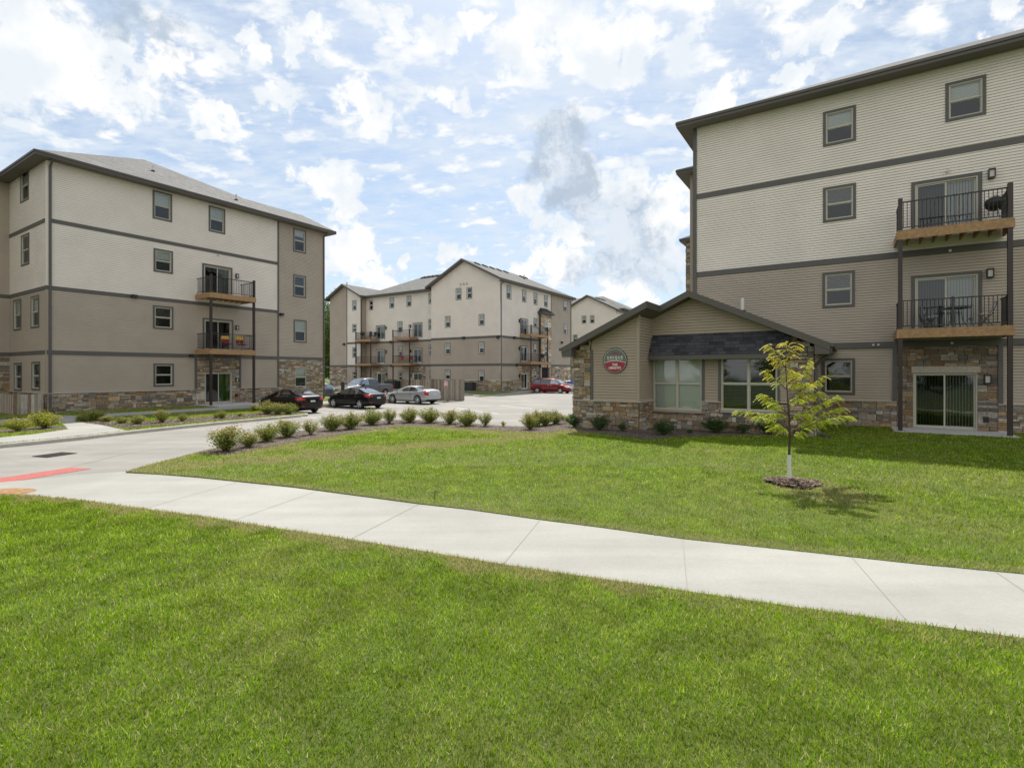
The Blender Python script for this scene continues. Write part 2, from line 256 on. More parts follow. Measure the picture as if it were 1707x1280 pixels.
# ---------------- object helpers ----------------
def wp(o):
    z = Vector((0, 0, 0))
    while o: z = z+o.location; o = o.parent
    return z
def tag(o, label=None, cat=None, group=None, kind=None):
    if label: o['label'] = label
    if cat: o['category'] = cat
    if group: o['group'] = group
    if kind: o['kind'] = kind
    return o
def empty(name, loc, label, cat, group=None, rz=0):
    o = bpy.data.objects.new(name, None); COL.objects.link(o); o.location = loc; o.rotation_euler = (0, 0, rz); o.empty_display_size = .2
    return tag(o, label, cat, group)
def copy_tree(o, parent=None):
    c = o.copy(); COL.objects.link(c); c.parent = parent
    for ch in [x for x in COL.objects if x.parent == o]: copy_tree(ch, c)
    return c
class MB:
    """collects faces in world coordinates, builds ONE mesh object"""
    def __init__(s): s.v = []; s.f = []; s.m = []; s.mats = []; s.uv = {}; s.tone = {}
    def mi(s, m):
        if m not in s.mats: s.mats.append(m)
        return s.mats.index(m)
    def face(s, pts, m, uv=None, tone=None):
        i = len(s.v); s.v += [tuple(p) for p in pts]; s.f.append(list(range(i, i+len(pts)))); s.m.append(s.mi(m))
        if uv: s.uv[len(s.f)-1] = uv
        if tone: s.tone[len(s.f)-1] = tone
    def hexa(s, p, m, tone=None, skip=()):
        """8 points: 0-3 bottom loop, 4-7 top loop"""
        i = len(s.v); s.v += [tuple(q) for q in p]
        for k, q in enumerate(((3, 2, 1, 0), (4, 5, 6, 7), (0, 1, 5, 4), (1, 2, 6, 5), (2, 3, 7, 6), (3, 0, 4, 7))):
            if k in skip: continue
            s.f.append([i+j for j in q]); s.m.append(s.mi(m))
            if tone: s.tone[len(s.f)-1] = tone
    def box(s, x0, x1, y0, y1, z0, z1, m): s.hexa([(x0, y0, z0), (x1, y0, z0), (x1, y1, z0), (x0, y1, z0), (x0, y0, z1), (x1, y0, z1), (x1, y1, z1), (x0, y1, z1)], m)
    def fbox(s, F, a0, a1, z0, z1, d0, d1, m, tone=None):
        P = F.P; s.hexa([P(a0, z0, d1), P(a1, z0, d1), P(a1, z0, d0), P(a0, z0, d0), P(a0, z1, d1), P(a1, z1, d1), P(a1, z1, d0), P(a0, z1, d0)], m, tone)
    def beam(s, p0, p1, w, h, m, off=0):
        """box along p0-p1; top edge on the line, height h below it, width w sideways (off shifts sideways)"""
        p0 = Vector(p0); p1 = Vector(p1); d = (p1-p0); sx = Vector((d.y, -d.x, 0))
        sx = sx.normalized() if sx.length > 1e-6 else Vector((1, 0, 0))
        a = sx*(off-w/2); b = sx*(off+w/2); dn = Vector((0, 0, -h))
        s.hexa([p0+a+dn, p0+b+dn, p1+b+dn, p1+a+dn, p0+a, p0+b, p1+b, p1+a], m)
    def tube(s, pts, rad, m, n=8, caps=True):
        pts = [Vector(p) for p in pts]; rad = rad if isinstance(rad, (list, tuple)) else [rad]*len(pts); rings = []
        up = Vector((0, 0, 1))
        for k, p in enumerate(pts):
            t = (pts[min(k+1, len(pts)-1)]-pts[max(k-1, 0)]).normalized(); a = t.cross(up)
            if a.length < .05: a = t.cross(Vector((0, 1, 0)))
            a.normalize(); b = t.cross(a).normalized(); i = len(s.v); rings.append(i)
            for j in range(n):
                q = 2*math.pi*j/n; s.v.append(tuple(p+a*math.cos(q)*rad[k]+b*math.sin(q)*rad[k]))
        mi = s.mi(m)
        for k in range(len(pts)-1):
            for j in range(n): s.f.append([rings[k]+j, rings[k+1]+j, rings[k+1]+(j+1) % n, rings[k]+(j+1) % n]); s.m.append(mi)
        if caps:
            s.f.append([rings[0]+j for j in range(n)]); s.m.append(mi); s.f.append([rings[-1]+j for j in reversed(range(n))]); s.m.append(mi)
    def disc(s, c, ax, r, m, n=24, up=Vector((0, 0, 1))):
        a = Vector(ax).cross(up).normalized(); b = a.cross(Vector(ax)).normalized()
        s.face([Vector(c)+a*math.cos(2*math.pi*j/n)*r+b*math.sin(2*math.pi*j/n)*r for j in range(n)], m)
    def build(s, name, parent=None, smooth=False, loc=None, autos=False):
        o0 = wp(parent) if parent else Vector(loc or (0, 0, 0))
        me = bpy.data.meshes.new(name); v = np.array(s.v, dtype=float)-np.array(o0) if s.v else []
        me.from_pydata([tuple(q) for q in v], [], s.f)
        for m in s.mats: me.materials.append(MAT[m])
        me.polygons.foreach_set('material_index', s.m)
        if s.uv:
            ul = me.uv_layers.new(name='UVMap')
            for fi, uv in s.uv.items():
                for k, li in enumerate(me.polygons[fi].loop_indices): ul.data[li].uv = uv[k]
        if s.tone:
            ca = me.color_attributes.new('tone', 'FLOAT_COLOR', 'CORNER')
            for fi, t in s.tone.items():
                for li in me.polygons[fi].loop_indices: ca.data[li].color = (t[0], t[1], t[2], 1)
        if smooth: me.polygons.foreach_set('use_smooth', [True]*len(s.f))
        me.update(); o = bpy.data.objects.new(name, me); COL.objects.link(o)
        if parent: o.parent = parent
        else: o.location = o0
        return o

class Facade:
    """vertical plane through O (x,y) running along u; s along it, z up, dep outwards"""
    def __init__(s, O, u): s.O = O; s.u = u; s.n = (u[1], -u[0])
    def P(s, a, z, dep=0): return Vector((s.O[0]+s.u[0]*a+s.n[0]*dep, s.O[1]+s.u[1]*a+s.n[1]*dep, z))
    def s(s, px):
        t = (px-PX)/FP; return (t*s.O[1]-s.O[0])/(s.u[0]-t*s.u[1])
    def z(s, px, y): return CZ+(PY-y)/FP*(s.O[1]+s.u[1]*s.s(px))
    def sub(s, a, dep): p = s.P(a, 0, dep); return Facade((p.x, p.y), s.u)
D = (.5437, .8394); E = (.8394, -.5437)       # the two street directions: D runs away to the right, E comes nearer to the right
BP = .105
def lap_wall(b, F, s0, s1, z0, z1, ops, m, lim=None, lip=.022, pitch=BP):
    """real lap boards on [s0,s1]x[z0,z1]; ops = openings (a0,a1,b0,b1); lim(z)->(a,b) narrows the wall with height"""
    zs = set([z0, z1]); gr = .017
    zc = z0
    while zc < z1-1e-4:
        zs.add(zc)
        if zc+pitch-gr < z1: zs.add(zc+pitch-gr)
        zc += pitch
    for o in ops:
        for q in o[2:]:
            if z0 < q < z1: zs.add(q)
    zs = sorted(zs); P = F.P
    dep = lambda z, zb: lip*(1-(z-zb)/pitch)
    for a, c in zip(zs[:-1], zs[1:]):
        if c-a < 1e-4: continue
        zb = z0+math.floor((a-z0)/pitch+1e-4)*pitch
        L0, R0 = (s0, s1); L1, R1 = (s0, s1)
        if lim: L0, R0 = lim(a); L1, R1 = lim(c); L0 = max(L0, s0); L1 = max(L1, s0); R0 = min(R0, s1); R1 = min(R1, s1)
        if R0 <= L0: continue
        if R1 < L1: L1 = R1 = (L1+R1)/2
        iv = [(L0, L1, R0, R1)]
        for o in ops:
            if o[2] < (a+c)/2 < o[3]:
                nv = []
                for (l0, l1, r0, r1) in iv:
                    if o[1] <= l0 or o[0] >= r0: nv.append((l0, l1, r0, r1)); continue
                    if o[0] > l0: nv.append((l0, l1, o[0], o[0]))
                    if o[1] < r0: nv.append((o[1], o[1], r0, r1))
                iv = nv
        for (l0, l1, r0, r1) in iv:
            da, dc = dep(a, zb), dep(c, zb)
            if a-zb > pitch-gr-1e-4:        # recessed shadow groove under the next board
                b.face([P(l0, a, -.014), P(r0, a, -.014), P(r1, c, -.014), P(l1, c, -.014)], m); b.face([P(l0, a, -.014), P(r0, a, -.014), P(r0, a, dep(a, zb)), P(l0, a, dep(a, zb))], m); continue
            b.face([P(l0, a, da), P(r0, a, da), P(r1, c, dc), P(l1, c, dc)], m)
            if abs(a-zb) < 1e-4: b.face([P(l0, a, -.014), P(r0, a, -.014), P(r0, a, da), P(l0, a, da)], m)
STONES = [(.42, .30, .17), (.46, .42, .35), (.33, .21, .11), (.30, .235, .165), (.36, .29, .205), (.25, .19, .13), (.20, .17, .14), (.30, .27, .235), (.40, .36, .30), (.23, .15, .085), (.17, .155, .14), (.34, .25, .15), (.44, .40, .34), (.27, .24, .21)]
def stone_wall(b, F, s0, s1, z0, z1, ops, sc=1.0, d=.07, bright=1.0, rnd=random, lim=None):
    zs = sorted(set([z0, z1]+[q for o in ops for q in o[2:] if z0 < q < z1]))
    if lim is None: b.face([F.P(s0, z0, .012), F.P(s1, z0, .012), F.P(s1, z1, .012), F.P(s0, z1, .012)], 'mortar') if not ops else None
    for a, c in zip(zs[:-1], zs[1:]):
        iv = [(s0, s1)]
        for o in ops:
            if o[2] < (a+c)/2 < o[3]:
                iv = [q for (l, r) in iv for q in ((l, min(r, o[0])), (max(l, o[1]), r)) if q[1]-q[0] > .01]
        n = max(1, round((c-a)/(.23*sc))); h = (c-a)/n
        if ops:
            for (l, r) in iv: b.face([F.P(l, a, .012), F.P(r, a, .012), F.P(r, c, .012), F.P(l, c, .012)], 'mortar')
        for k in range(n):
            for (l, r) in iv:
                x = l; zb = a+k*h
                if lim: r2 = lim(zb+h*.6)[1]; r = min(r, r2); x = max(x, lim(zb+h*.6)[0])
                while x < r-.02:
                    w = rnd.uniform(.22, .62)*sc
                    if r-x-w < .15*sc: w = r-x
                    nst = rnd.choice((1, 2, 2, 3, 3)); cuts = [0]+sorted(rnd.uniform(.25, .75) if nst == 2 else q+rnd.uniform(-.08, .08) for q in {1: [], 2: [.5], 3: [.34, .67]}[nst])+[1]
                    for q in range(nst):
                        y0 = zb+h*cuts[q]; y1 = zb+h*cuts[q+1]
                        segs = [(x, x+w)]
                        if w > .36*sc and rnd.random() < .45: mx = x+w*rnd.uniform(.35, .65); segs = [(x, mx), (mx, x+w)]
                        for (u0, u1) in segs:
                            g = .006; dd = d*rnd.uniform(.55, 1.0); t = rnd.choice(STONES); v = rnd.uniform(.75, 1.22)*bright; t = tuple(min(.7, q_*v) for q_ in t)
                            j = lambda: rnd.uniform(-.006, .006)
                            pts = [F.P(u0+g, y0+g, dd+j()), F.P(u1-g, y0+g, dd+j()), F.P(u1-g, y0+g, .01), F.P(u0+g, y0+g, .01),
                                   F.P(u0+g+abs(j()), y1-g, dd+j()), F.P(u1-g-abs(j()), y1-g, dd+j()), F.P(u1-g, y1-g, .01), F.P(u0+g, y1-g, .01)]
                            b.hexa(pts, 'stone', t, skip=(4,))
                    x += w
def window(bld, F, s0, s1, z0, z1, trim=.10, blind=.5, mull=False, glass='glass', lower='screen_glass', tcol='grey_trim', vin='vinyl', full=None, label=None):
    """s0..z1 include the trim; returns the opening"""
    b = MB(); t = trim
    if t > .001:
        b.fbox(F, s0, s1, z1-t, z1, -.02, .045, tcol); b.fbox(F, s0, s1, z0, z0+t, -.02, .045, tcol)
        b.fbox(F, s0, s0+t, z0+t, z1-t, -.02, .043, tcol); b.fbox(F, s1-t, s1, z0+t, z1-t, -.02, .043, tcol)
    a0, a1, b0, b1 = s0+t, s1-t, z0+t, z1-t
    fr = .035
    b.fbox(F, a0, a1, b1-fr, b1, -.10, .03, vin); b.fbox(F, a0, a1, b0, b0+fr, -.10, .03, vin)
    b.fbox(F, a0, a0+fr, b0+fr, b1-fr, -.10, .029, vin); b.fbox(F, a1-fr, a1, b0+fr, b1-fr, -.10, .029, vin)
    w = b.build('window', bld)
    if label: w['label'] = label
    cols = [(a0+fr, a1-fr)] if not mull else [(a0+fr, (a0+a1)/2-.03), ((a0+a1)/2+.03, a1-fr)]
    mid = (b0+b1)/2; b = MB()
    if mull: b.fbox(F, (a0+a1)/2-.03, (a0+a1)/2+.03, b0+fr, b1-fr, -.09, .02, vin)
    for (c0, c1) in cols:
        sf = .028
        b.fbox(F, c0, c1, mid-.02, mid+.02, -.07, .005, vin)
        for (q0, q1, dd) in ((mid+.02, b1-fr, -.01), (b0+fr, mid-.02, -.03)):
            b.fbox(F, c0, c0+sf, q0, q1, dd-.03, dd, vin); b.fbox(F, c1-sf, c1, q0, q1, dd-.03, dd, vin)
            b.fbox(F, c0+sf, c1-sf, q1-sf, q1, dd-.03, dd, vin); b.fbox(F, c0+sf, c1-sf, q0, q0+sf, dd-.03, dd, vin)
    b.build('sash', w)
    b = MB()
    for (c0, c1) in cols:
        b.face([F.P(c0, mid, -.025), F.P(c1, mid, -.025), F.P(c1, b1-fr, -.025), F.P(c0, b1-fr, -.025)], glass)
        b.face([F.P(c0, b0+fr, -.045), F.P(c1, b0+fr, -.045), F.P(c1, mid, -.045), F.P(c0, mid, -.045)], lower)
    b.build('pane', w)
    if blind > 0:
        b = MB(); zt = b1-.02; zb = b1-(b1-b0)*blind; z = zt; slat = .05
        n = int((zt-zb)/slat)
        for (c0, c1) in cols:
            if full == 'open':
                for k in range(n): zz = zt-k*slat; b.face([F.P(c0, zz, -.085), F.P(c1, zz, -.085), F.P(c1, zz-.012, -.125), F.P(c0, zz-.012, -.125)], 'blind')
            else:
                for k in range(n): zz = zt-k*slat; b.face([F.P(c0, zz-.05, -.085), F.P(c1, zz-.05, -.085), F.P(c1, zz, -.10), F.P(c0, zz, -.10)], 'blind')
        if b.f: b.build('blind', w)
    b = MB(); q = .9
    P = F.P
    b.face([P(a0, b0, -q), P(a1, b0, -q), P(a1, b1, -q), P(a0, b1, -q)], 'dark_interior')
    b.face([P(a0, b0, -q), P(a0, b1, -q), P(a0, b1, -.1), P(a0, b0, -.1)], 'dark_interior'); b.face([P(a1, b0, -q), P(a1, b1, -q), P(a1, b1, -.1), P(a1, b0, -.1)], 'dark_interior')
    b.face([P(a0, b1, -q), P(a1, b1, -q), P(a1, b1, -.1), P(a0, b1, -.1)], 'dark_interior'); b.face([P(a0, b0, -q), P(a1, b0, -q), P(a1, b0, -.1), P(a0, b0, -.1)], 'dark_interior')
    b.build('room_recess', w)
    e = .01
    return (s0+e, s1-e, z0+e, z1-e) if t > .001 else (s0, s1, z0, z1)
def sliding_door(bld, F, s0, s1, z0, z1, trim=.11, cur=('dark_curtain', 'curtain'), vin='vinyl', spread=(1, 1)):
    b = MB(); t = trim
    if t > .001:
        b.fbox(F, s0, s1, z1-t, z1, -.02, .045, 'grey_trim'); b.fbox(F, s0, s0+t, z0, z1-t, -.02, .043, 'grey_trim'); b.fbox(F, s1-t, s1, z0, z1-t, -.02, .043, 'grey_trim')
    a0, a1, b0, b1 = s0+t, s1-t, z0, z1-t; fr = .05
    b.fbox(F, a0, a1, b1-fr, b1, -.12, .02, vin); b.fbox(F, a0, a1, b0, b0+fr, -.12, .02, vin)
    b.fbox(F, a0, a0+fr, b0+fr, b1-fr, -.12, .019, vin); b.fbox(F, a1-fr, a1, b0+fr, b1-fr, -.12, .019, vin)
    d = b.build('sliding_door', bld); m = (a0+a1)/2
    b = MB()
    for (c0, c1, dd) in ((a0+fr, m+.03, -.02), (m-.03, a1-fr, -.06)):
        b.fbox(F, c0, c0+.05, b0+fr, b1-fr, dd-.03, dd, vin); b.fbox(F, c1-.05, c1, b0+fr, b1-fr, dd-.03, dd, vin)
        b.fbox(F, c0+.05, c1-.05, b1-fr-.05, b1-fr, dd-.03, dd, vin); b.fbox(F, c0+.05, c1-.05, b0+fr, b0+fr+.06, dd-.03, dd, vin)
    b.build('door_panel_frame', d)
    b = MB(); b.face([F.P(a0+fr, b0, -.035), F.P(m, b0, -.035), F.P(m, b1, -.035), F.P(a0+fr, b1, -.035)], 'screen_glass')
    b.face([F.P(m, b0, -.075), F.P(a1-fr, b0, -.075), F.P(a1-fr, b1, -.075), F.P(m, b1, -.075)], 'glass'); b.build('pane', d)
    b = MB()
    for k, (c0, c1) in enumerate(((a0+fr, m), (m, a1-fr))):
        if cur[k] is None: continue
        n = 10; w = (c1-c0)*spread[k]/n; dx = (c1-c0)/n
        for j in range(n):
            x = c0+j*dx; b.face([F.P(x, b0+.04, -.16), F.P(x+w*.9, b0+.04, -.21), F.P(x+w*.9, b1-.05, -.21), F.P(x, b1-.05, -.16)], cur[k])
    b.build('curtain', d)
    b = MB(); q = 1.2; P = F.P
    for pts in ([P(a0, b0, -q), P(a1, b0, -q), P(a1, b1, -q), P(a0, b1, -q)], [P(a0, b0, -q), P(a0, b1, -q), P(a0, b1, -.12), P(a0, b0, -.12)], [P(a1, b0, -q), P(a1, b1, -q), P(a1, b1, -.12), P(a1, b0, -.12)],
                [P(a0, b1, -q), P(a1, b1, -q), P(a1, b1, -.12), P(a0, b1, -.12)], [P(a0, b0, -q), P(a1, b0, -q), P(a1, b0, -.12), P(a0, b0, -.12)]): b.face(pts, 'dark_interior')
    b.build('room_recess', d)
    return (s0+.01, s1-.01, z0, z1-.01) if t > .001 else (s0, s1, z0, z1)
def wall_lamp(bld, F, s, z, sc=1.0):
    b = MB(); w = .085*sc
    b.fbox(F, s-w, s+w, z+.11*sc, z+.15*sc, .0, .2*sc, 'lamp_black'); b.fbox(F, s-w*.9, s+w*.9, z-.12*sc, z+.11*sc, 0, .05*sc, 'lamp_black')
    for q in (-1, 1): b.fbox(F, s+q*w*.9-.012, s+q*w*.9+.012, z-.12*sc, z+.11*sc, .05, .19*sc, 'lamp_black')
    b.fbox(F, s-w, s+w, z-.15*sc, z-.12*sc, 0, .2*sc, 'lamp_black')
    o = b.build('wall_lamp', bld); b = MB(); b.fbox(F, s-w*.7, s+w*.7, z-.12*sc, z+.10*sc, .05*sc, .16*sc, 'lens'); b.build('lens', o)
def balcony(bld, F, s0, s1, ztop, Dp, zpost, postw=.13, rail=1.05, th=.33, joist=True, midpost=True):
    b = MB(); tb = .04
    b.fbox(F, s0, s1, ztop-.04, ztop, .05, Dp, 'deck_wood')
    b.fbox(F, s0-.02, s1+.02, ztop-th, ztop-.043, Dp-tb, Dp, 'deck_wood')
    b.fbox(F, s0-.02, s0-.02+tb, ztop-th, ztop-.043, .05, Dp-tb, 'deck_wood'); b.fbox(F, s1+.02-tb, s1+.02, ztop-th, ztop-.043, .05, Dp-tb, 'deck_wood')
    if joist:
        n = 8
        for k in range(1, n): x = s0+(s1-s0)*k/n; b.fbox(F, x-.02, x+.02, ztop-.28, ztop-.043, .05, Dp-tb, 'deck_wood')
    o = b.build('balcony', bld)
    def rl(p0, p1, n, nm='railing'):
        b = MB(); v = Vector(p1)-Vector(p0)
        b.beam(p0+Vector((0, 0, rail)), p1+Vector((0, 0, rail)), .045, .04, 'rail_metal'); b.beam(p0+Vector((0, 0, .12)), p1+Vector((0, 0, .12)), .035, .035, 'rail_metal')
        for k in range(1, n):
            q = p0+v*k/n; b.box(q.x-.008, q.x+.008, q.y-.008, q.y+.008, q.z+.09, q.z+rail-.03, 'rail_metal')
        b.build(nm, o)
    i = .07; n1 = max(6, int((s1-s0)/.115)); n2 = max(4, int(Dp/.115))
    rl(F.P(s0+i, ztop, Dp-i), F.P(s1-i, ztop, Dp-i), n1); rl(F.P(s0+i, ztop, .1), F.P(s0+i, ztop, Dp-i), n2); rl(F.P(s1-i, ztop, .1), F.P(s1-i, ztop, Dp-i), n2)
    if midpost: b = MB(); q = (s0+s1)/2; b.fbox(F, q-.03, q+.03, ztop, ztop+rail+.03, Dp-i-.03, Dp-i+.03, 'rail_metal'); b.build('railing_post', o)
    for q in (s0+i+.02, s1-i-.02):
        b = MB(); h = postw/2
        b.fbox(F, q-h, q+h, ztop-.0, ztop+rail+.12, Dp-i-h, Dp-i+h, 'post_brown'); b.fbox(F, q-h, q+h, zpost, ztop-th-.005, Dp-i-h-.02, Dp-i+h-.02, 'post_brown')
        b.build('post', o)
    return o
def roofp(b, pts, m, edge, up):
    uv = [(Vector(p).dot(edge), Vector(p).dot(up)) for p in pts]; b.face(pts, m, uv)
def roof(bld, F, s0, s1, f, bk, ze, pitch, axis='s', ends=('hip', 'hip'), shm='shingle', fh=.22, ovw=.6, vents=(), gutter=True, soff=True, fasc=True, rake_under=True):
    """rectangle s0..s1 by depth f(front)..bk(back), eave height ze (underside of boards)"""
    if axis == 's': mp = lambda a, c, z: F.P(a, z, -c); A0, A1, C0, C1 = s0, s1, -f, -bk
    else: mp = lambda a, c, z: F.P(c, z, -a); A0, A1, C0, C1 = -f, -bk, s0, s1
    half = (C1-C0)/2; cm = (C0+C1)/2; zt = ze+fh; zr = zt+pitch*half
    i0 = half if ends[0] == 'hip' else (0 if ends[0] == 'gable' else ends[0]); i1 = half if ends[1] == 'hip' else (0 if ends[1] == 'gable' else ends[1])
    r0 = mp(A0+i0, cm, zr); r1 = mp(A1-i1, cm, zr); k = [mp(A0, C0, zt), mp(A1, C0, zt), mp(A1, C1, zt), mp(A0, C1, zt)]
    ea = (mp(1, 0, 0)-mp(0, 0, 0)); ec = (mp(0, 1, 0)-mp(0, 0, 0)); ln = math.hypot(1, pitch); U = Vector((0, 0, 1))
    up1 = (ec+U*pitch)/ln; up2 = (-ec+U*pitch)/ln
    b = MB(); roofp(b, [k[0], k[1], r1, r0], shm, ea, up1); roofp(b, [k[2], k[3], r0, r1], shm, ea, up2)
    if i0 > 0: roofp(b, [k[3], k[0], r0], shm, ec, (ea+U*(zr-zt)/i0).normalized())
    if i1 > 0: roofp(b, [k[1], k[2], r1], shm, ec, (-ea+U*(zr-zt)/i1).normalized())
    if rake_under:
        dz = Vector((0, 0, -fh))
        b.face([k[0]+dz, k[1]+dz, r1+dz, r0+dz], 'soffit'); b.face([k[2]+dz, k[3]+dz, r0+dz, r1+dz], 'soffit')
    ro = b.build('roof', bld)
    if fasc:
        b = MB(); e = .035; g = Vector((0, 0, .012))
        def fas(p, q, gut):
            b.beam(p+g, q+g, .03, fh+.012, 'fascia')
            if gut and gutter: b.beam(p+g*.5, q+g*.5, .11, .11, 'fascia')
        fas(k[0], k[1], True); fas(k[2], k[3], True)
        if i0 > 0: fas(k[3], k[0], True)
        else: fas(k[0], r0, False); fas(r0, k[3], False)
        if i1 > 0: fas(k[1], k[2], True)
        else: fas(k[1], r1, False); fas(r1, k[2], False)
        b.build('fascia', ro)
    if soff:
        b = MB(); z = ze+.004; o = ovw
        b.face([mp(A0, C0, z), mp(A1, C0, z), mp(A1, C0+o, z), mp(A0, C0+o, z)], 'soffit'); b.face([mp(A0, C1-o, z), mp(A1, C1-o, z), mp(A1, C1, z), mp(A0, C1, z)], 'soffit')
        if i0 > 0: b.face([mp(A0, C0+o, z), mp(A0+o, C0+o, z), mp(A0+o, C1-o, z), mp(A0, C1-o, z)], 'soffit')
        if i1 > 0: b.face([mp(A1-o, C0+o, z), mp(A1, C0+o, z), mp(A1, C1-o, z), mp(A1-o, C1-o, z)], 'soffit')
        b.build('soffit', ro)
    for (a, c) in vents:      # a along the ridge, c below it on side +-1
        b = MB(); sgn = 1 if c > 0 else -1; q = mp(a, cm-c, zr-abs(c)*pitch)
        w = .34; pts = []
        for (da, dc, h) in ((-w, -w, .0), (w, -w, .0), (w, w, .0), (-w, w, .0), (-w*.7, -w*.7, .18), (w*.7, -w*.7, .18), (w*.7, w*.7, .18), (-w*.7, w*.7, .18)):
            cc = c+dc; pts.append(mp(a+da, cm-cc, zr-abs(cc)*pitch+h))
        b.hexa(pts, 'vent_dark'); b.build('roof_vent', ro)
    return ro, zr
def pipe(ro, p, h=.35, r=.05):
    b = MB(); b.tube([p, p+Vector((0, 0, h))], r, 'pipe_white'); b.tube([p+Vector((0, 0, -.05)), p+Vector((0, 0, .06))], r*1.9, 'vent_dark'); b.build('vent_pipe', ro)
def downspout(bld, F, s, z0, z1, dep=.08, ov=0, w=.10, kick=True, col='downspout'):
    b = MB(); h = w/2
    b.fbox(F, s-h, s+h, z0+.12, z1-(.45 if ov else 0), .015, .015+dep, col)
    if ov: p0 = F.P(s, z1, ov); p1 = F.P(s, z1-.45, .05); b.tube([p0, p0+Vector((0, 0, -.1)), p1, p1+Vector((0, 0, -.15))], .055, col, n=6)
    if kick: b.tube([F.P(s, z0+.2, .05), F.P(s, z0+.10, .1), F.P(s, z0+.03, .32)], .05, col, n=6)
    b.build('downspout', bld)
def band(b, F, s0, s1, zc, h=.22, d=.035, m='grey_trim'): b.fbox(F, s0, s1, zc-h/2, zc+h/2, -.005, d, m)

def pieces(bld, name, lst):
    for q in lst: b = MB(); b.fbox(*q); b.build(name, bld)
# ---------------- facades ----------------
def ads(p, v, k): return (p[0]+v[0]*k, p[1]+v[1]*k)
FL = Facade((-25.04, 27.9), D); FLS = Facade((-25.04, 27.9), E); K = ads((-25.04, 27.9), E, -6.4); FLW = Facade(K, D)
FR = Facade((8.58, 24.35), E)
FMS = Facade((4.68, 19.10), E); FMR = Facade((4.68, 19.10), D); MW0 = ads((4.68, 19.10), D, 1.52); FMW = Facade(MW0, E); MLEN = 5.51; FMX = Facade(ads(MW0, E, MLEN), D)
FCG = Facade((-1.45, 64.4), E); FCR = Facade((-1.45, 64.4), D); FCM = Facade((-11.26, 72.3), E); FCS = Facade((-22.97, 78.6), E); FCQ = Facade((-22.97, 78.6), D)
FDG = Facade((19.3, 96.0), E); FDR = Facade((19.3, 96.0), D)
def gable_lim(a0, a1, ze, pitch):    # roof edge span a0..a1
    def f(z): k = max(0, (z-ze)/pitch); return (a0+k, a1-k)
    return f
def winpx(bld, F, p0, p1, yt, yb, **k):
    return window(bld, F, F.s(p0), F.s(p1), F.z(p0, yb), F.z(p0, yt), **k)
SLAB = .37; B1, B2, B3, ZE = 3.57, 7.05, 10.68, 13.88

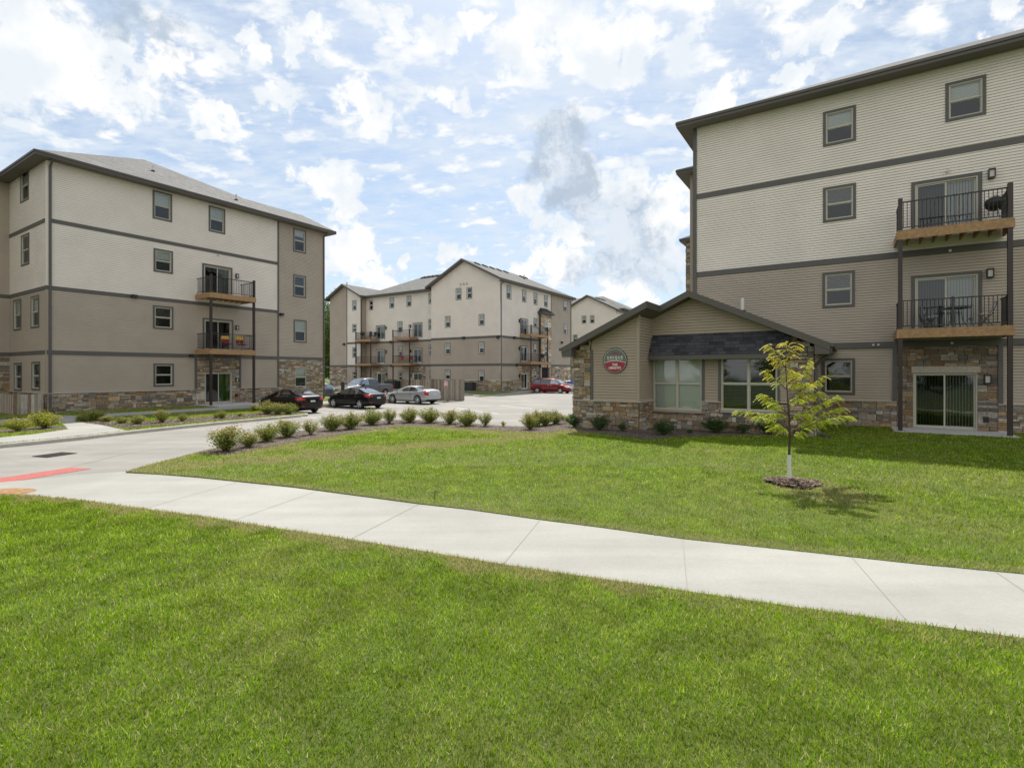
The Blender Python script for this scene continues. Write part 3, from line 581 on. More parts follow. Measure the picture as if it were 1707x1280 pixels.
# ======== left building ========
def left_building():
    r = empty('apartment_building', (-20, 36, .3), 'left apartment building, cream over taupe, with two wooden balconies over a green curtained door', 'building', 'apartment buildings of the complex')
    F = FL; Ln = 17.64; s462 = F.s(463.5)
    ops4 = [winpx(r, F, 254.2, 286.5, 316.5, 364, blind=.46), winpx(r, F, 347.7, 375, 342.4, 385.4, blind=.5), winpx(r, F, 488.6, 509.7, 380, 419, blind=.3)]
    ops3 = [winpx(r, F, 255.7, 288, 413.5, 452.6, blind=.42), winpx(r, F, 488.6, 509.7, 457, 494.5, blind=0)]
    ops2 = [winpx(r, F, 254.7, 288.6, 508.6, 547.7, blind=.5, full='open'), winpx(r, F, 489.4, 510.7, 532.6, 570.5, blind=.48)]
    ops1 = [winpx(r, F, 255.7, 289.5, 605.7, 644.3, blind=0), winpx(r, F, 492, 510.3, 613, 644.7, trim=0, blind=.55)]
    z3 = 7.62; z2 = 3.98
    d3 = sliding_door(r, F, F.s(336.8), F.s(387), z3, 9.77, cur=('dark_curtain', 'curtain')); d2 = sliding_door(r, F, F.s(337.7), F.s(388.5), z2, 6.13, cur=('dark_curtain', 'dark_curtain'), spread=(1, .4))
    d1 = sliding_door(r, F, F.s(341), F.s(386.6), SLAB, 2.46, trim=0, cur=('dark_curtain', 'green_curtain'))
    sA, sB = F.s(326), F.s(399.5)
    b = MB(); lap_wall(b, F, 0, s462, B2, ZE+.1, ops4+ops3+[d3], 'cream_siding'); b.build('wall', r)
    b = MB(); lap_wall(b, F, s462, Ln, B1, ZE+.1, ops4+ops3+ops2, 'taupe_siding'); b.build('wall', r)
    b = MB(); lap_wall(b, F, 0, s462, B1, B2, ops2+[d2], 'taupe_siding'); b.build('wall', r)
    b = MB(); lap_wall(b, F, 0, sA, 1.36, B1, ops1, 'taupe_siding'); b.build('wall', r); b = MB(); lap_wall(b, F, sB, s462, 1.36, B1, [], 'taupe_siding'); b.build('wall', r)
    b = MB(); stone_wall(b, F, 0, sA, .1, 1.32, []); b.build('stone_cladding', r); b = MB(); stone_wall(b, F, sB, s462, .1, 1.32, []); b.build('stone_cladding', r)
    b = MB(); stone_wall(b, F, sA, sB, .1, B1, [d1]); b.build('stone_cladding', r)
    b = MB(); stone_wall(b, F, s462, Ln, .1, B1, [ops1[1]]); b.build('stone_cladding', r)
    b = MB(); b.fbox(F, -.05, sA, 1.32, 1.36, 0, .10, 'sill_stone'); b.fbox(F, sB, s462, 1.32, 1.36, 0, .10, 'sill_stone'); b.build('stone_ledge', r)
    b = MB(); band(b, F, -.02, s462-.06, B3); band(b, F, -.02, s462-.06, B2); band(b, F, -.02, Ln, B1, d=.075); b.build('trim_band', r)
    pieces(r, 'vertical_trim', [(F, s462-.06, s462+.06, B1+.11, ZE, 0, .05, 'grey_trim'), (F, s462-.06, s462+.06, 1.36, B1-.11, 0, .077, 'grey_trim'), (F, sA-.06, sA+.06, 1.36, B1-.11, 0, .095, 'grey_trim'), (F, sB-.06, sB+.06, 1.36, B1-.11, 0, .095, 'grey_trim')])
    S = FLS; ops = [winpx(r, S, 34.8, 48.7, 286.5, 340, blind=.5, trim=.09), winpx(r, S, 36.3, 49.6, 393.5, 444.8, blind=0, trim=.09), winpx(r, S, 23.6, 36.1, 501, 551.5, blind=.5, trim=.09), winpx(r, S, 52.5, 66, 494.6, 547.5, blind=.45, trim=.09),
                    winpx(r, S, 24.7, 37, 604.9, 651, blind=0, trim=.09), winpx(r, S, 54, 67.4, 603, 650, blind=0, trim=.09)]
    b = MB(); lap_wall(b, S, -6.4, 0, B2, ZE+.1, ops, 'cream_siding'); b.build('wall', r); b = MB(); lap_wall(b, S, -6.4, 0, 1.36, B2, ops, 'taupe_siding'); b.build('wall', r)
    b = MB(); stone_wall(b, S, -6.4, 0, .1, 1.32, []); b.build('stone_cladding', r)
    b = MB(); b.fbox(S, -6.4, .05, 1.32, 1.36, 0, .10, 'sill_stone'); b.build('stone_ledge', r)
    b = MB(); [band(b, S, -6.4, 0, z) for z in (B1, B2, B3)]; b.build('trim_band', r)
    b = MB(); b.fbox(S, -.12, .04, B2+.11, ZE, -.1, .04, 'cream_trim'); b.fbox(S, -.12, .04, 1.36, B2-.11, -.1, .04, 'taupe_trim'); b.build('corner_board', r)
    W = FLW; b = MB(); lap_wall(b, W, -12, 0, B1, ZE+.1, [], 'taupe_siding'); b.build('wall', r); b = MB(); stone_wall(b, W, -12, 0, .1, B1, []); b.build('stone_cladding', r)
    b = MB(); band(b, W, -12, 0, B1, d=.09); band(b, W, -12, 0, B2); b.build('trim_band', r)
    # unseen sides, plain
    b = MB()
    for (p, q) in ((F.P(Ln, 0, 0), F.P(Ln, 0, -15.5)), (F.P(Ln, 0, -15.5), F.P(-12, 0, -15.5)), (W.P(-12, 0, 0), W.P(-12, 0, -10))):
        b.face([p+Vector((0, 0, .1)), q+Vector((0, 0, .1)), q+Vector((0, 0, ZE+.1)), p+Vector((0, 0, ZE+.1))], 'taupe_siding')
    b.build('wall', r)
    balcony(r, F, F.s(324)+.05, F.s(324)+3.1, z3, 1.9, z2-.0+.0, midpost=False); balcony(r, F, F.s(324)+.05, F.s(324)+3.1, z2, 1.9, .3, midpost=False)
    wall_lamp(r, F, F.s(394), 9.25); wall_lamp(r, F, F.s(394), 5.62); wall_lamp(r, F, F.s(393.7), 1.95)
    for px, z in ((222, B2), (317.6, B1), (467.8, 6.85)):
        b = MB(); q = F.s(px); b.fbox(F, q-.13, q+.13, z-.08, z+.1, .03, .25, 'lamp_black'); b.build('floodlight', r)
    for z in (B3-.2, B2-.2, B1-.2):
        b = MB(); q = F.s(363); b.tube([F.P(q, z, 0), F.P(q, z, .12)], .06, 'lens'); b.build('vent_cap', r)
    b = MB(); q = F.s(393); b.fbox(F, q-.09, q+.09, .75, .95, 0, .11, 'lamp_black'); b.build('outlet_box', r)
    downspout(r, F, .12, .3, ZE+.15, ov=.62, w=.12); downspout(r, F, Ln-.1, .2, ZE+.15, ov=.62, w=.10)
    ro, zr = roof(r, F, -.66, 15.9, .66, -15.9, ZE, .5)
    roof(r, F, 9.3, Ln+.66, .655, -6.5, ZE-.004, .498, ends=(.1, .7), gutter=False)
    roof(r, Facade(K, D), -12.6, .66, .66, -12, ZE-.002, .5)
    for px, y in ((255.5, 286), (394, 334)):
        best = None
        for i in range(400):
            a = .5+i*.045
            for j in range(1, 40):
                c = .1*j; p = F.P(a, ZE+.22+.5*(c+.66), -c); X = PX+p.x/p.y*FP; Y = PY-(p.z-CZ)/p.y*FP; e = abs(X-px)+abs(Y-y)
                if best is None or e < best[0]: best = (e, p)
        pipe(ro, best[1], .42, .06)
left_building()
def patio(F, s0, s1, d, name, label):
    b = MB(); b.fbox(F, s0, s1, -.1, .36, .02, d, 'slab'); o = b.build(name); tag(o, kind='structure')
patio(FL, FL.s(322), FL.s(322)+3.5, 3.2, 'patio_left', '')

# ======== right building ========
def right_building():
    r = empty('apartment_building', (16, 20, .3), 'large right apartment building behind the clubhouse, with a bistro set and grill on its balconies', 'building', 'apartment buildings of the complex')
    F = FR; Ln = 26.0; sc = {}
    ops = [winpx(r, F, 1372, 1427, 314, 372, blind=.95, full='open'), winpx(r, F, 1371, 1425, 455.5, 514, blind=.6, full='open'), winpx(r, F, 1370.5, 1425.5, 597.5, 657, blind=.6, full='open')]
    s0, s1 = F.s(1372), F.s(1427); zt = F.z(1372, 314); zb = F.z(1372, 372)
    zz = F.z(1372, 246)
    for a0 in (s0, 9.1): ops.append(window(r, F, a0, a0+(s1-s0), zz, zz+(zt-zb), blind=.5))
    ops.append(window(r, F, 14.5, 15.9, zz, zz+(zt-zb), blind=.5)); ops.append(window(r, F, 14.5, 15.9, zb, zt, blind=.5)); ops.append(window(r, F, 14.5, 15.9, 4.9, 6.4, blind=.5))
    zd2, zd3 = 4.06, 7.65
    a2, b2 = F.s(1519), F.s(1637); d3 = sliding_door(r, F, a2, b2, zd3, zd3+2.13, cur=('curtain', 'curtain'), spread=(.85, 1)); d2 = sliding_door(r, F, a2, b2, zd2, zd2+2.13, cur=('curtain', 'curtain'), spread=(1, 1.1))
    d1 = sliding_door(r, F, F.s(1522), F.s(1629.5), SLAB, 2.47, trim=0, cur=('curtain', 'curtain'), spread=(.35, .4))
    sA, sB = F.s(1495), F.s(1663)
    allo = ops+[d1, d2, d3]
    b = MB(); lap_wall(b, F, 0, Ln, B2, ZE+.1, allo, 'cream_siding'); b.build('wall', r)
    b = MB(); lap_wall(b, F, 0, Ln, B1, B2, allo, 'taupe_siding'); b.build('wall', r)
    b = MB(); lap_wall(b, F, 0, sA, 1.36, B1, allo, 'taupe_siding'); b.build('wall', r); b = MB(); lap_wall(b, F, sB, Ln, 1.36, B1, allo, 'taupe_siding'); b.build('wall', r)
    b = MB(); stone_wall(b, F, 3.5, sA, .1, 1.32, []); b.build('stone_cladding', r); b = MB(); stone_wall(b, F, sB, Ln, .1, 1.32, []); b.build('stone_cladding', r)
    b = MB(); stone_wall(b, F, sA, sB, .1, B1, [d1, (F.s(1519), F.s(1634), 2.47, 2.72)], bright=.85); b.build('stone_cladding', r)
    b = MB(); b.fbox(F, F.s(1519), F.s(1634), 2.475, 2.715, 0, .085, 'sill_stone'); b.fbox(F, 3.5, sA, 1.32, 1.36, 0, .10, 'sill_stone'); b.fbox(F, sB, Ln, 1.32, 1.36, 0, .10, 'sill_stone'); b.build('stone_ledge', r)
    b = MB(); band(b, F, 0, Ln, B3, .24); band(b, F, 0, Ln, B2, .24); band(b, F, 0, Ln, B1, .24, .09); b.build('trim_band', r)
    pieces(r, 'vertical_trim', [(F, -.06, .10, .2, ZE, -.1, .06, 'grey_trim'), (F, sA-.13, sA, 1.36, B1-.12, 0, .095, 'grey_trim'), (F, sB, sB+.13, 1.36, B1-.12, 0, .095, 'grey_trim')])
    # left flank
    G = Facade((8.58, 24.35), (-D[0], -D[1]))     # seen from the lot: runs towards the camera, outward normal to the left
    b = MB(); lap_wall(b, G, -4.8, 0, .2, ZE+.1, [], 'taupe_siding'); b.build('wall', r)
    def bump(t0, t1, p, top, m, stone=False):
        o = (8.58+D[0]*t0-E[0]*p, 24.35+D[1]*t0-E[1]*p); A = Facade(o, E); B = Facade(ads(o, D, t1-t0), (-D[0], -D[1]))
        b = MB()
        if stone: stone_wall(b, A, 0, p, .2, top, []); stone_wall(b, B, 0, t1-t0, .2, top, [])
        else: lap_wall(b, A, 0, p, .2, top, [], m); lap_wall(b, B, 0, t1-t0, .2, top, [], m)
        b.build('stone_cladding' if stone else 'wall', r); return A, B
    A, B = bump(4.8, 9.5, 1.37, ZE+.1, 'taupe_siding'); b = MB(); b.fbox(A, -.03, .12, .2, ZE, -.1, .04, 'taupe_trim'); b.build('corner_board', r)
    roof(r, A, -.62, 3.0, .62, -5.3, ZE-.35, .5, ends=('hip', 'hip'))
    A, B = bump(9.2, 11.5, 2.72, 10.9, '', True)
    roof(r, A, -.35, 2.0, .3, -2.6, 10.9, .55, ends=('hip', 'hip'), fh=.18, shm='shingle_dark')
    b = MB()
    for (p, q) in ((F.P(0, 0, -9), F.P(0, 0, -16)), (F.P(0, 0, -16), F.P(Ln, 0, -16)), (F.P(Ln, 0, 0), F.P(Ln, 0, -16))):
        b.face([p+Vector((0, 0, .1)), q+Vector((0, 0, .1)), q+Vector((0, 0, ZE+.1)), p+Vector((0, 0, ZE+.1))], 'taupe_siding')
    b.build('wall', r)
    q0 = F.s(1489)+.03; w = 3.13
    balcony(r, F, q0, q0+w, zd3, 1.55, zd2, midpost=False); balcony(r, F, q0, q0+w, zd2, 1.55, .32)
    q = F.s(1644); wall_lamp(r, F, F.s(1652), 9.62, 1.1); wall_lamp(r, F, F.s(1649.5), 6.05, 1.1); wall_lamp(r, F, F.s(1645), 2.25, 1.1)
    b = MB(); b.fbox(F, F.s(1638), F.s(1647), .68, .88, 0, .12, 'lamp_black'); b.build('outlet_box', r)
    for px, z in ((1583, B2-.05), (1586, B1), (1579, 9.98)):
        b = MB(); q = F.s(px); b.tube([F.P(q, z, 0), F.P(q, z, .13)], .05, 'lens'); b.build('vent_cap', r)
    for px in (1455.5, 1464): b = MB(); q = F.s(px); b.tube([F.P(q, B1, 0), F.P(q, B1, .16)], .045, 'lens'); b.build('vent_cap', r)
    roof(r, F, -.66, Ln+.66, .66, -16.6, ZE, .5)
right_building()
patio(FR, FR.s(1490)-.1, FR.s(1490)+3.25, 1.75, 'patio_right', '')

# ======== clubhouse ========
def clubhouse():
    r = empty('clubhouse', (6.5, 21, .35), 'single storey gabled clubhouse with tan lap siding, stone base, dark shingled awning and round sign', 'building')
    g = .30; ze = 3.45; pk = FMW.s(1147)+.0
    # roof frame: e measured along E from the ridge line
    pk = 1.514; Rf = FMW; zrid = 5.50; pit = .463; hw = 4.45
    eL = pk-hw; eR = pk+hw; zeave = zrid-.22-hw*pit
    lim = lambda z: (eL+max(0, (z-zeave)/pit)+.02, eR-max(0, (z-zeave)/pit)-.02)
    sS = FMS.s(957); off = (Rf.O[0]-FMS.O[0])*E[0]+(Rf.O[1]-FMS.O[1])*E[1]     # offset of the two s scales
    w1 = window(r, Rf, Rf.s(1089.5), Rf.s(1170), Rf.z(1089, 681.5), Rf.z(1089, 598.5)+.04, trim=0, mull=True, blind=1.0, lower='glass', label='clubhouse window with its blinds closed')
    w2 = window(r, Rf, Rf.s(1202.5), Rf.s(1296), Rf.z(1202, 683), Rf.z(1202, 596)+.0, trim=0, mull=True, blind=.97, lower='glass', full='open', label='clubhouse window with its blinds slats open')
    zl = 1.42; sC = Rf.s(1317)
    b = MB(); l2 = lambda z: (lim(z)[0], lim(z)[1])
    lap_wall(b, Rf, 0, sC, zl, 6, [w1, w2], 'club_siding', lim=l2); b.build('wall', r)
    b = MB(); lap_wall(b, FMS, FMS.s(986), 0, zl, 6, [], 'club_siding', lim=lambda z: (lim(z)[0]+off, 0)); b.build('wall', r)
    b = MB(); lap_wall(b, FMR, 0, 1.52, zl, zeave+pit*(0-eL)-.02, [], 'club_siding'); b.build('wall', r)
    b = MB(); stone_wall(b, FMS, sS, FMS.s(985), zl, 3.9, [], lim=lambda z: (max(sS, lim(z)[0]+off), 99), d=.085, sc=.78); stone_wall(b, FMS, sS, .0, .15, zl-.05, [], d=.085, sc=.78); stone_wall(b, FMR, 0, 1.52, .15, zl-.05, [], d=.085, sc=.78); b.build('stone_cladding', r)
    b = MB(); stone_wall(b, Rf, 0, sC, .15, zl-.04, [w1, w2], sc=.78); b.build('stone_cladding', r)
    b = MB(); stone_wall(b, Rf, sC, MLEN, .15, 3.9, [], lim=lambda z: (-9, lim(z)[1]), d=.085, sc=.78); b.build('stone_cladding', r)
    b = MB(); stone_wall(b, FMX, 0, 5.0, .15, 1.32, [], sc=.8); b.build('stone_cladding', r); b = MB(); lap_wall(b, FMX, 0, 5.0, 1.36, zeave+.15, [], 'club_siding'); b.build('wall', r)
    G = Facade(tuple(FMS.P(sS, 0, 0)[:2]), (-D[0], -D[1])); b = MB(); stone_wall(b, G, -3, 0, .1, zeave+.1, [], d=.085, sc=.78); lap_wall(b, G, -8, -3, .1, zeave+.1, [], 'club_siding'); b.build('wall', r)
    b = MB()
    b.fbox(FMS, sS-.02, .1, zl-.05, zl, -.02, .12, 'sill_stone'); b.fbox(FMR, .13, 1.42, zl-.05, zl, -.02, .12, 'sill_stone')
    for (a, c) in ((Rf.s(1171)+.0, Rf.s(1202)),): b.fbox(Rf, a, c, zl-.04, zl, 0, .11, 'sill_stone')
    b.fbox(Rf, w1[0]-.02, w1[1]+.02, w1[2]-.09, w1[2]-.002, -.05, .12, 'taupe_trim'); b.fbox(Rf, w2[0]-.02, w2[1]+.02, w2[2]-.09, w2[2]-.002, -.05, .12, 'taupe_trim'); b.build('stone_ledge', r)
    pieces(r, 'vertical_trim', [(FMS, FMS.s(985), FMS.s(985)+.10, zl, 3.35, 0, .05, 'grey_trim')]+[(Rf, a, c, zl, 3.1, 0, .045, 'grey_trim') for (a, c) in ((.06, w1[0]), (w1[1], w1[1]+.10), (w2[0]-.10, w2[0]), (w2[1], w2[1]+.08))])
    b = MB(); b.fbox(FMS, -.09, .02, zl, zeave+pit*(-off+0-eL)-.1+.0, -.02, .03, 'taupe_trim'); b.fbox(FMR, -.02, .08, zl, 4.6, -.02, .028, 'taupe_trim'); b.fbox(FMR, 1.44, 1.52, zl, 4.6, 0, .03, 'taupe_trim'); b.build('corner_board', r)
    # shingled awning
    zt = Rf.z(1087, 559); zb = 3.12; dp = .52; b = MB(); P = Rf.P; e0 = .02; e1 = sC; up = Vector((0, 0, 1))
    ea = P(1, 0, 0)-P(0, 0, 0); upv = (P(0, zt, .03)-P(0, zb, dp)).normalized()
    roofp(b, [P(e0, zb, dp), P(e1, zb, dp), P(e1, zt, .03), P(e0, zt, .03)], 'shingle_dark', ea, upv)
    b.face([P(e1, zb, dp), P(e1, zb, .03), P(e1, zt, .03)], 'fascia'); b.face([P(e0, zb, dp), P(e0, zb, .03), P(e0, zt, .03)], 'fascia')
    o = b.build('awning', r); b = MB(); b.fbox(Rf, e0-.02, e1+.02, zb-.16, zb-.003, dp-.03, dp+.02, 'fascia'); b.fbox(Rf, e0, e1, zb-.15, zb-.12, .03, dp-.03, 'soffit'); b.build('fascia', o)
    # roof: full gable from the window wall back, left slope carried forward over the sign bay
    ov = .5; b = MB(); mp = lambda e, z, dd: Rf.P(e, z, dd)
    zt_ = lambda e: zrid-abs(e-pk)*pit
    f0 = ov; f1 = 1.52+ov; bk = -9.0; eB = .45      # right edge of the sign bay roof
    ln = math.hypot(1, pit); upL = (ea+up*pit)/ln; upR = (-ea+up*pit)/ln; ed = Vector((D[0], D[1], 0))
    roofp(b, [mp(eL, zt_(eL), f1), mp(eB, zt_(eB), f1), mp(eB, zt_(eB), f0), mp(pk, zrid, f0), mp(pk, zrid, bk), mp(eL, zt_(eL), bk)], 'shingle', ed, upL)
    bR = -4.9; 
    roofp(b, [mp(eR, zt_(eR), f0), mp(pk, zrid, f0), mp(pk, zrid, bR), mp(eR, zt_(eR), bR)], 'shingle', ed, upR)
    h = -.20; s_ = lambda e: zt_(e)+h
    b.face([mp(eL, s_(eL), f1), mp(eB, s_(eB), f1), mp(eB, s_(eB), f0), mp(pk, zrid+h, f0), mp(pk, zrid+h, bk), mp(eL, s_(eL), bk)], 'soffit'); b.face([mp(eR, s_(eR), f0), mp(pk, zrid+h, f0), mp(pk, zrid+h, bR), mp(eR, s_(eR), bR)], 'soffit')
    ro = b.build('roof', r); b = MB(); z9 = Vector((0, 0, .012))
    def fs(p, q, hh=.24, w=.035): b.beam(p+z9, q+z9, w, hh, 'fascia')
    fs(mp(eL, zt_(eL), f1), mp(eB, zt_(eB), f1)); fs(mp(eB, zt_(eB), f1), mp(eB, zt_(eB), f0)); fs(mp(eB, zt_(eB), f0), mp(pk, zrid, f0)); fs(mp(pk, zrid, f0), mp(eR, zt_(eR), f0))
    fs(mp(eR, zt_(eR), f0), mp(eR, zt_(eR), bR)); fs(mp(eL, zt_(eL), f1), mp(eL, zt_(eL), bk))
    for e_, sg, b0_ in ((eL, 1, f1), (eR, -1, f0)):        # boxed rake ends
        zz = zt_(e_)-.24; q = .42*sg
        b.hexa([mp(e_, zz-.12, b0_), mp(e_+q, zz-.12, b0_), mp(e_+q, zz-.12, b0_-ov+.02), mp(e_, zz-.12, b0_-ov+.02), mp(e_, zz+.1, b0_), mp(e_+q, zz+.1+.19, b0_), mp(e_+q, zz+.29, b0_-ov+.02), mp(e_, zz+.1, b0_-ov+.02)], 'fascia')
    b.build('fascia', ro); b = MB()
    b.beam(mp(eR+.06, zt_(eR), f0), mp(eR+.06, zt_(eR), bR), .13, .12, 'fascia'); b.beam(mp(eL-.06, zt_(eL), f1), mp(eL-.06, zt_(eL), bk), .13, .12, 'fascia'); b.build('gutter', ro)
    pipe(ro, mp(FMW.s(1233), zt_(FMW.s(1233)), -.6), .5, .06)
    b = MB(); X = FMX.P; b.tube([mp(eR+.02, zt_(eR)-.1, .1), mp(eR+.02, zt_(eR)-.3, .1), X(.12, 2.75, .06), X(.12, 2.6, .06)], .055, 'downspout', n=6); b.fbox(FMX, .07, .17, .5, 2.62, .02, .12, 'downspout')
    b.tube([X(.12, .55, .08), X(.08, .42, .2), X(-.25, .34, .45)], .055, 'downspout', n=6); b.build('downspout', r)
clubhouse()
def text_mesh(b, F, txt, s, z, size, dep, m, w=None):
    cu = bpy.data.curves.new('t', 'FONT'); cu.body = txt; cu.size = size; cu.align_x = 'CENTER'; cu.align_y = 'CENTER'; cu.resolution_u = 3; cu.offset = size*.035
    ob = bpy.data.objects.new('t', cu); COL.objects.link(ob); dg = bpy.context.evaluated_depsgraph_get(); me = bpy.data.meshes.new_from_object(ob.evaluated_get(dg))
    xs = [v.co.x for v in me.vertices]; k = (w/(max(xs)-min(xs))) if w else 1
    for p in me.polygons: b.face([F.P(s+me.vertices[i].co.x*k, z+me.vertices[i].co.y, dep) for i in p.vertices], m)
    bpy.data.objects.remove(ob); bpy.data.meshes.remove(me); bpy.data.curves.remove(cu)
def round_sign():
    F = FMS; s = F.s(1026); z = F.z(1026, 601.2); r = .475
    o = empty('round_sign', F.P(s, z, 0), 'round slate and crimson sign with a red roof mark hung on the siding', 'sign')
    C = lambda a, k, d: F.P(s+math.cos(a)*k, z+math.sin(a)*k, d); n = 48
    b = MB()
    for j in range(n):
        a, c = 2*math.pi*j/n, 2*math.pi*(j+1)/n; b.face([C(a, r, .02), C(c, r, .02), C(c, r, .06), C(a, r, .06)], 'sign_rim'); b.face([C(a, r, .06), C(c, r, .06), C(c, r*.945, .06), C(a, r*.945, .06)], 'sign_rim')
    b.face([C(2*math.pi*j/n, r, .02) for j in range(n)], 'sign_rim'); b.build('rim', o)
    b = MB(); b.face([C(2*math.pi*j/n, r*.945, .055) for j in range(n)], 'sign_white'); b.build('white_border', o)
    b = MB(); b.face([C(2*math.pi*j/n, r*.915, .059) for j in range(n)], 'sign_slate'); b.build('slate_panel', o)
    k = r*.915; b = MB(); zy = -.10*r/.475; a0 = math.asin(-.22)
    def arc(dz, inset=0):
        pts = []
        for j in range(25):      # arched top edge
            x = k*.975*(1-2*j/24); pts.append((x, -.215*k+.17*k*(1-(x/k)**2)+dz))
        return pts
    def seg(dz, dep, m):
        top = arc(dz); b.face([F.P(s+x, z+y, dep) for (x, y) in top]+[C(math.pi+.22+(math.pi-.44)*j/24, k, dep) for j in range(25)], m)
    seg(.018, .063, 'sign_white'); b.build('white_line', o); b = MB(); seg(0, .067, 'sign_crimson'); b.build('crimson_panel', o)
    b = MB(); q = .68*k; y0 = .50*k; y1 = .74*k
    b.face([F.P(s-q, z+y0-.01, .064), F.P(s, z+y1-.055, .064), F.P(s, z+y1, .064)], 'sign_crimson'); b.face([F.P(s+q, z+y0-.01, .064), F.P(s, z+y1, .064), F.P(s, z+y1-.055, .064)], 'sign_crimson'); b.build('roof_mark', o)
    b = MB(); text_mesh(b, F, 'U N I Q U E', s, z+.26*k, .145, .066, 'sign_white', 1.42*k); b.build('lettering', o); b = MB(); text_mesh(b, F, 'uniqueiames.com', s, z+.06*k, .075, .066, 'sign_tan', 1.42*k); b.build('lettering', o); b = MB()
    text_mesh(b, F, 'THE', s, z-.36*k, .125, .071, 'sign_white', .5*k); b.build('lettering', o); b = MB(); text_mesh(b, F, 'HEIGHTS', s, z-.64*k, .125, .071, 'sign_white', 1.1*k); b.build('lettering', o)
round_sign()

# ======== centre building and the one behind it ========
def centre_building():
    r = empty('apartment_building', (-8, 72, .2), 'centre apartment building across the parking lot with a big cream gable and grey roof', 'building', 'apartment buildings of the complex')
    G, M, S, Q, Rr = FCG, FCM, FCS, FCQ, FCR; ze = 13.75; b1 = 3.42; b2 = 6.92; kw = dict(vin='vinyl_white')
    w = lambda F, *a, **k: winpx(r, F, *a, trim=.08, **{**kw, **k})
    og = [w(G, 760, 769.2, 481, 500.8, blind=.5), w(G, 778, 787, 479.5, 498.5, blind=0), w(G, 742, 751, 527.4, 546.6, blind=.5), w(G, 798.2, 807.5, 524, 543, blind=.45), w(G, 741.8, 751, 571.5, 591.5, blind=.55), w(G, 798.2, 807.7, 570, 590, blind=.5),
          w(G, 742, 751, 616, 633, blind=.6), w(G, 798, 807.6, 617, 636, blind=.55)]
    W = 11.37
    b = MB(); lap_wall(b, G, -W, 0, b2, 18, og, 'cream_siding', lim=gable_lim(-W-.6, .6, ze, .5)); b.build('wall', r)
    b = MB(); lap_wall(b, G, -W, 0, 1.45, b2, og, 'taupe_siding'); b.build('wall', r); b = MB(); stone_wall(b, G, -W, 0, 0, 1.42, [], sc=1.6); b.build('stone_cladding', r)
    b = MB(); band(b, G, -W, 0, b2, .3); band(b, G, -W, 0, b1, .3); b.build('trim_band', r)
    # right face
    F = Rr; Ln = 19.6; sc0 = F.s(901); sc1 = F.s(919)
    orr = [w(F, 844.4, 852, 475, 498, blind=.5), w(F, 870.3, 877, 482.5, 503, blind=.7), w(F, 889.4, 895.6, 487.5, 507.6, blind=.4), w(F, 907, 913, 492, 511, blind=.5), w(F, 939.3, 945.7, 501, 518.5, blind=.5),
           w(F, 889.4, 895.6, 530, 546, blind=.4), w(F, 939.7, 945.3, 539.5, 556.8, blind=.6), w(F, 889.4, 895.6, 572.6, 590, blind=.5), w(F, 940, 945.3, 583.5, 597, blind=0), w(F, 890.4, 894.7, 618, 631, blind=.6), w(F, 928.8, 933, 619, 631, blind=.3)]
    zr3, zr2 = 7.45, 3.85
    orr += [sliding_door(r, F, F.s(867), F.s(880), zr3, zr3+2.15, vin='vinyl_white'), sliding_door(r, F, F.s(867), F.s(880), zr2, zr2+2.15, vin='vinyl_white'), sliding_door(r, F, F.s(868.6), F.s(879), .25, 2.3, trim=0, vin='vinyl_white')]
    s918 = F.s(918.5); sd = F.s(865)
    b = MB(); lap_wall(b, F, 0, s918, b2, ze+.1, orr, 'cream_siding'); b.build('wall', r); b = MB(); lap_wall(b, F, s918, Ln, b1, ze+.1, orr, 'taupe_siding'); b.build('wall', r)
    b = MB(); lap_wall(b, F, 0, s918, b1, b2, orr, 'taupe_siding'); lap_wall(b, F, 0, sd, 1.45, b1, orr, 'taupe_siding'); b.build('wall', r)
    b = MB(); stone_wall(b, F, 0, sd, 0, 1.42, [], sc=1.6); b.build('stone_cladding', r); b = MB(); stone_wall(b, F, sd, sc0, 0, b1, orr, sc=1.6, bright=1.25); b.build('stone_cladding', r); b = MB(); stone_wall(b, F, s918, Ln, 0, b1, orr, sc=1.6, bright=1.3); b.build('stone_cladding', r)
    b = MB(); band(b, F, 0, sc0, b2, .3); band(b, F, 0, Ln, b1, .3, .08); b.fbox(F, s918-.06, s918+.06, b2, ze, 0, .05, 'grey_trim'); b.build('trim_band', r)
    T = F.sub(0, .35); ot = [window(r, T, T.s(907.3), T.s(912.6), T.z(907.3, 553.5), T.z(907.3, 535), trim=0, blind=.5, **kw), window(r, T, T.s(907.3), T.s(912.6), T.z(907.3, 594), T.z(907.3, 577), trim=0, blind=0, **kw)]
    t0, t1 = T.s(901.5), T.s(918.5); b = MB(); stone_wall(b, T, t0, t1, b1-.3, 10.6, ot, sc=1.6, bright=1.35); TS = Facade(tuple(F.P(t0, 0, .35)[:2]), E); b.build('stone_cladding', r)
    b = MB(); b.face([F.P(t0, b1-.3, 0), F.P(t0, b1-.3, .35), F.P(t0, 10.6, .35), F.P(t0, 10.6, 0)], 'grey_trim'); b.face([F.P(t1, b1-.3, 0), F.P(t1, b1-.3, .35), F.P(t1, 10.6, .35), F.P(t1, 10.6, 0)], 'stone')
    b.face([F.P(t0, 0, -.0), F.P(t1, 0, .04), F.P(t1, b1-.3, .04), F.P(t0, b1-.3, .04)], 'dark_interior'); b.fbox(F, t1-.4, t1, 0, b1-.3, .05, .34, 'taupe_siding'); b.fbox(F, t0, t0+.3, 0, b1-.3, .05, .34, 'taupe_siding'); b.build('entry_recess', r)
    roof(r, T, t0-.3, t1+.3, .45, -1.2, 10.6, .9, ends=('hip', 'hip'), fh=.2, shm='shingle_dark', ovw=.3)
    b0 = F.s(862)
